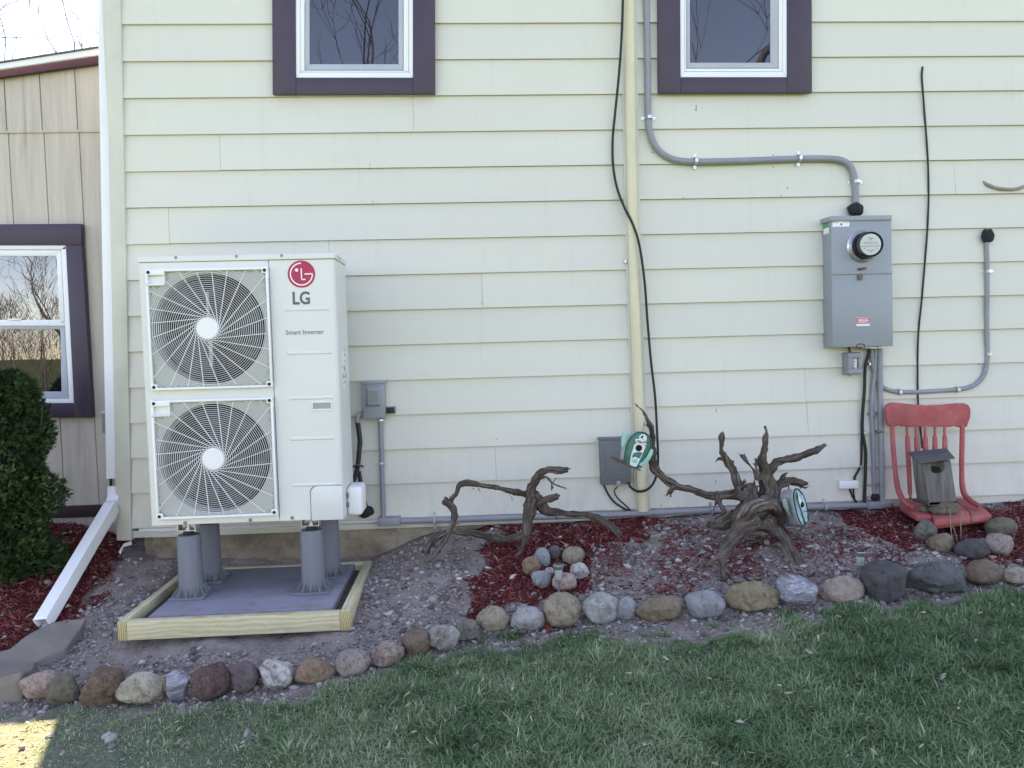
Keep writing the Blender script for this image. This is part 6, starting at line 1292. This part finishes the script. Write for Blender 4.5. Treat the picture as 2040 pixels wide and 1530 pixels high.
# loose bits
P = [ong(a, b_) for a, b_ in ((926, 1152), (955, 1151), (963, 1132), (942, 1136))]
tag(MB().loft([p+Vector((0, 0, .016)) for p in P], [p+Vector((0, 0, .008)) for p in P]).build('shingle_scrap', M_SLATE, None, 0), 'thin grey wooden scrap lying at the edge of the mulch', 'wood scrap')
P = [ong(a, b_) for a, b_ in ((1085, 1252), (1091, 1241), (1097, 1246), (1098, 1258), (1091, 1264))]
tag(MB().loft([p+Vector((0, 0, .012)) for p in P], [p+Vector((0, 0, .004)) for p in P], .001).build('bark_flake', M_LEAFCHIP, None, 0), 'red bark flake on the dirt below the big round stone', 'bark')
for k, (pts, lab) in enumerate([([(1898, 1082), (1894, 1050), (1893, 1022), (1890, 1015)], 'dry plant stem standing in front of chair, left one'), ([(1915, 1078), (1914, 1045), (1917, 1018)], 'dry plant stem standing in front of chair, right one'), ([(1907, 1080), (1903, 1062), (1898, 1048)], 'short broken plant stem between two dry ones')]):
    g_ = ong(*pts[0]); m_ = MB(); m_.tube([on(a, b_, g_.y-.002*i_) for i_, (a, b_) in enumerate(pts)], .0032, 6, .02); tag(m_.build('dry_stem', paint('dry stalk', (.30, .24, .17), .8, .2, 30)), lab, 'plant stem', 'dry stems by the chair')
g0, g1 = ong(1880, 1180), ong(1925, 1148)
m_ = MB(); m_.tube([g0+Vector((0, 0, .004)), g0.lerp(g1, .5)+Vector((0, 0, .03)), g1+Vector((0, -.03, .05))], .0022, 6, .02); tag(m_.build('twig', paint('grey twig', (.14, .11, .09), .8, .2, 30)), 'thin straight twig leaning across the long dark stone', 'twig')

# ---------------------------------------------------------------- evergreen shrub
def shrub():
    base = ong(20, 1165); base = Vector((base.x, base.y+.06, base.z)); root = thing('evergreen_shrub', 'dense dark green evergreen shrub at the left edge before the window', 'shrub', base)
    c0 = Vector((on(5, 950, base.y).x-.05, base.y, 0)); zt = on(30, 742, base.y).z; zbm = base.z+.02; hgt = zt-zbm; xr = (on(116, 930, base.y).x-c0.x)*.80
    n = 30000; lobes = []
    r = np.random.default_rng(5)
    V = []; F = []; T = []
    for i_ in range(n):
        u = r.uniform(0, 1); th = r.uniform(0, 2*math.pi); zz = zbm+hgt*u
        prof = (.80+.22*math.sin(min(u*1.1, 1)*math.pi*.8+.3))*(1-max(0, (u-.86)/.14)**2.4*.55)*(1+.10*math.sin(u*19+th*2)); 
        lob = 1+.16*math.sin(th*3+u*7)+.13*math.sin(th*5-u*11)+.17*mn.noise(Vector((math.cos(th)*2, math.sin(th)*2, u*6)))
        rad = xr*prof*lob*(r.uniform(.0, 1)**.22)
        p = np.array([c0.x+rad*math.cos(th), c0.y+rad*.72*math.sin(th), zz])
        out = np.array([math.cos(th), math.sin(th)*.8, .75+.6*r.normal()]); out += r.normal(0, .4, 3); out /= np.linalg.norm(out)
        side = np.cross(out, r.normal(0, 1, 3)); side /= np.linalg.norm(side)+1e-9; L_ = r.uniform(.014, .042)*(1.5 if r.uniform() < .05 else 1); tint = np.clip(r.normal(.45, .2)+.25*(mn.noise(Vector((p[0]*9, p[1]*9, p[2]*9)))), 0, 1)
        up = np.cross(side, out)
        for a_, l_ in ((0, 1), (.55, .75), (-.55, .75), (.28, .9), (-.28, .9)):      # a flat fan of scale leaf tips
            d_ = out*math.cos(a_)+side*math.sin(a_); sd = np.cross(d_, up); b0 = len(V); q_ = p+out*L_*.22*abs(a_); w_ = .0020
            V += [q_-sd*w_, q_+sd*w_, q_+d_*L_*l_*.6+sd*w_*.9+up*.003, q_+d_*L_*l_]; F.append((b0, b0+1, b0+2, b0+3)); T += [tint]*4
    t = NT('evergreen foliage'); a = t.n('Attribute', attribute_name='rnd').outputs['Fac']; t.col(t.ramp(a, [(0, (.010, .024, .010)), (.45, (.030, .062, .022)), (.8, (.062, .108, .036)), (.97, (.10, .12, .045)), (1, (.16, .10, .05))])); t.set(.6, 0, .3)
    bulk('foliage', np.array(V)-np.array(base), F, t.m, root, {'rnd': T})
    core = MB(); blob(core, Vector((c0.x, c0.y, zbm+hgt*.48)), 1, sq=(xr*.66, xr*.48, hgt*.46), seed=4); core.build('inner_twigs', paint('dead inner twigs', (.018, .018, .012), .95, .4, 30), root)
    m_ = MB(); r2 = random.Random(2)
    for k_ in range(5): m_.tube([base+Vector((r2.uniform(-.05, .05), r2.uniform(-.05, .05), -.03)), base+Vector((r2.uniform(-.15, .15), r2.uniform(-.1, .1), hgt*.5)), base+Vector((r2.uniform(-.2, .2), r2.uniform(-.1, .1), hgt*.85))], [.014, .010, .004], 7, .05)
    m_.build('stem', M_BARK, root)
shrub()

# ---------------------------------------------------------------- bare trees
M_TREE = paint('grey tree bark', (.16, .135, .125), .9, .25, 8, .4, 40, stretch=(1, 1, .3))
def bare_tree(seed, height, r0, levels=6, lean=(0, 0), rmin=.007):
    r = random.Random(seed); V = []; F = []
    def tube(P, R, n):
        b0 = len(V); up = None
        for i_, p in enumerate(P):
            t_ = (P[min(i_+1, len(P)-1)]-P[max(i_-1, 0)]).normalized(); up = t_.orthogonal().normalized() if up is None else (up-t_*up.dot(t_)).normalized(); s_ = t_.cross(up)
            for k_ in range(n): a_ = k_*2*math.pi/n; V.append(p+(up*math.cos(a_)+s_*math.sin(a_))*R[i_])
        for i_ in range(len(P)-1):
            for k_ in range(n): F.append((b0+i_*n+k_, b0+i_*n+(k_+1) % n, b0+(i_+1)*n+(k_+1) % n, b0+(i_+1)*n+k_))
    trunk_end = [0]
    def grow(p, d, L, rad, lev):
        k = 5 if lev < 2 else 4; P = [p.copy()]; R = [rad]; dd = d.copy()
        for i_ in range(k):
            dd = (dd+Vector((r.gauss(0, .16), r.gauss(0, .16), r.gauss(.03, .10)))).normalized(); P.append(P[-1]+dd*L/k); R.append(rad*(1-.45*(i_+1)/k))
        tube(P, R, 8 if lev < 2 else 5 if lev < 4 else 3)
        if lev == 0: trunk_end[0] = len(F)
        if lev >= levels: return
        nb = r.choice((2, 3)) if lev < levels-1 else 3
        for j_ in range(nb):
            f_ = 1.0 if j_ == 0 else r.uniform(.45, .95); q_ = P[min(int(f_*k), k)]; ax_ = dd.orthogonal().normalized(); ax_.rotate(Matrix.Rotation(r.uniform(0, 6.28), 3, dd).to_quaternion())
            nd = (dd*math.cos(.35+.35*r.random()*(1 if j_ else .4))+ax_*math.sin(.35+.5*r.random()*(1 if j_ else .4))).normalized()
            grow(q_, nd, L*r.uniform(.62, .85), max(R[-1]*r.uniform(.6, .9), rmin), lev+1)
    grow(Vector((0, 0, 0)), Vector((lean[0], lean[1], 1)).normalized(), height*.30, r0, 0)
    return np.array([v[:] for v in V]), np.array(F), trunk_end[0]
TREES = [bare_tree(3, 13, .24), bare_tree(8, 12, .20), bare_tree(15, 14, .26), bare_tree(21, 13, .20, 6, (0, 0), .011), bare_tree(5, 13, .16, 5, (0, 0), .013)]
TM = []
for i_, (V, F, te) in enumerate(TREES):
    def mk(Fs, nm):
        used = np.unique(Fs); mp_ = -np.ones(len(V), int); mp_[used] = np.arange(len(used)); me = bpy.data.meshes.new(nm); me.from_pydata(V[used].tolist(), [], mp_[Fs].tolist()); me.shade_smooth(); me.materials.append(M_TREE); return me
    TM.append((mk(F[:te], 'trunk'), mk(F[te:], 'crown')))
def put_tree(i_, loc, rz, s_, label, group):
    t_ = thing('bare_tree', label, 'tree', loc, group); t_.rotation_euler = (0, 0, rz); t_.scale = (s_, s_, s_)
    for nm, me in zip(('trunk', 'crown'), TM[i_]):
        o = bpy.data.objects.new(nm, me); COL.objects.link(o); o.parent = t_
    return t_
put_tree(3, (-8.2, 9.5, 0), .6, .80, 'leafless tree rising behind the roof of the tan wing', 'bare trees behind the wing')
put_tree(4, (-10.6, 15.0, 0), 2.2, .95, 'fainter leafless tree farther behind the tan wing', 'bare trees behind the wing')
for k, (i_, loc, rz, s_, lab) in enumerate([(2, (-3.2, -14, 0), 1.0, 1.0, 'big leafless tree mirrored in the left upper window'), (2, (4.1, -9.2, 0), 2.5, .95, 'big leafless tree mirrored in the right upper window'), (2, (-12.5, -20, 0), 3.3, .62, 'leafless tree across the lawn mirrored in the wing window')]):
    put_tree(i_, loc, rz, s_, lab, 'bare trees across the lawn')
r = np.random.default_rng(9); VV = []; FF = []
for k in range(110):
    cx_, cy_ = -42+k*.74+r.uniform(-.8, .8), -30+r.uniform(-5, 4); hh = r.uniform(4.0, 6.6); gz_ = -.1; m = 300
    tw = [((cx_, cy_, gz_), (cx_+r.normal()*.15, cy_, gz_+hh*.7), .07)]
    for q_ in range(m):
        u_ = r.uniform(.12, 1); rad_ = hh*.30*math.sin(min(1, u_*1.05)*math.pi*.85+.25)*r.uniform(.1, 1)**.5; a_ = r.uniform(0, 6.283)
        p_ = np.array([cx_+rad_*math.cos(a_), cy_+rad_*math.sin(a_), gz_+hh*u_]); d_ = np.array([math.cos(a_)*.6, math.sin(a_)*.6, 1.0])+r.normal(0, .35, 3); d_ /= np.linalg.norm(d_); tw.append((p_-d_*hh*.06, p_+d_*hh*.08, .014))
    for a_, b_, w_ in tw:
        a_, b_ = np.array(a_, float), np.array(b_, float); n0 = len(VV)
        VV += [a_+[w_, 0, 0], a_+[-w_*.5, w_*.87, 0], a_+[-w_*.5, -w_*.87, 0], b_]; FF += [(n0, n0+1, n0+3), (n0+1, n0+2, n0+3), (n0+2, n0, n0+3)]
o = bulk('tree_line', np.array(VV), np.array(FF), M_TREE); o['kind'] = 'stuff'; tag(o, 'far line of leafless trees across the lawn', 'tree line')

scene.render.engine = 'CYCLES'
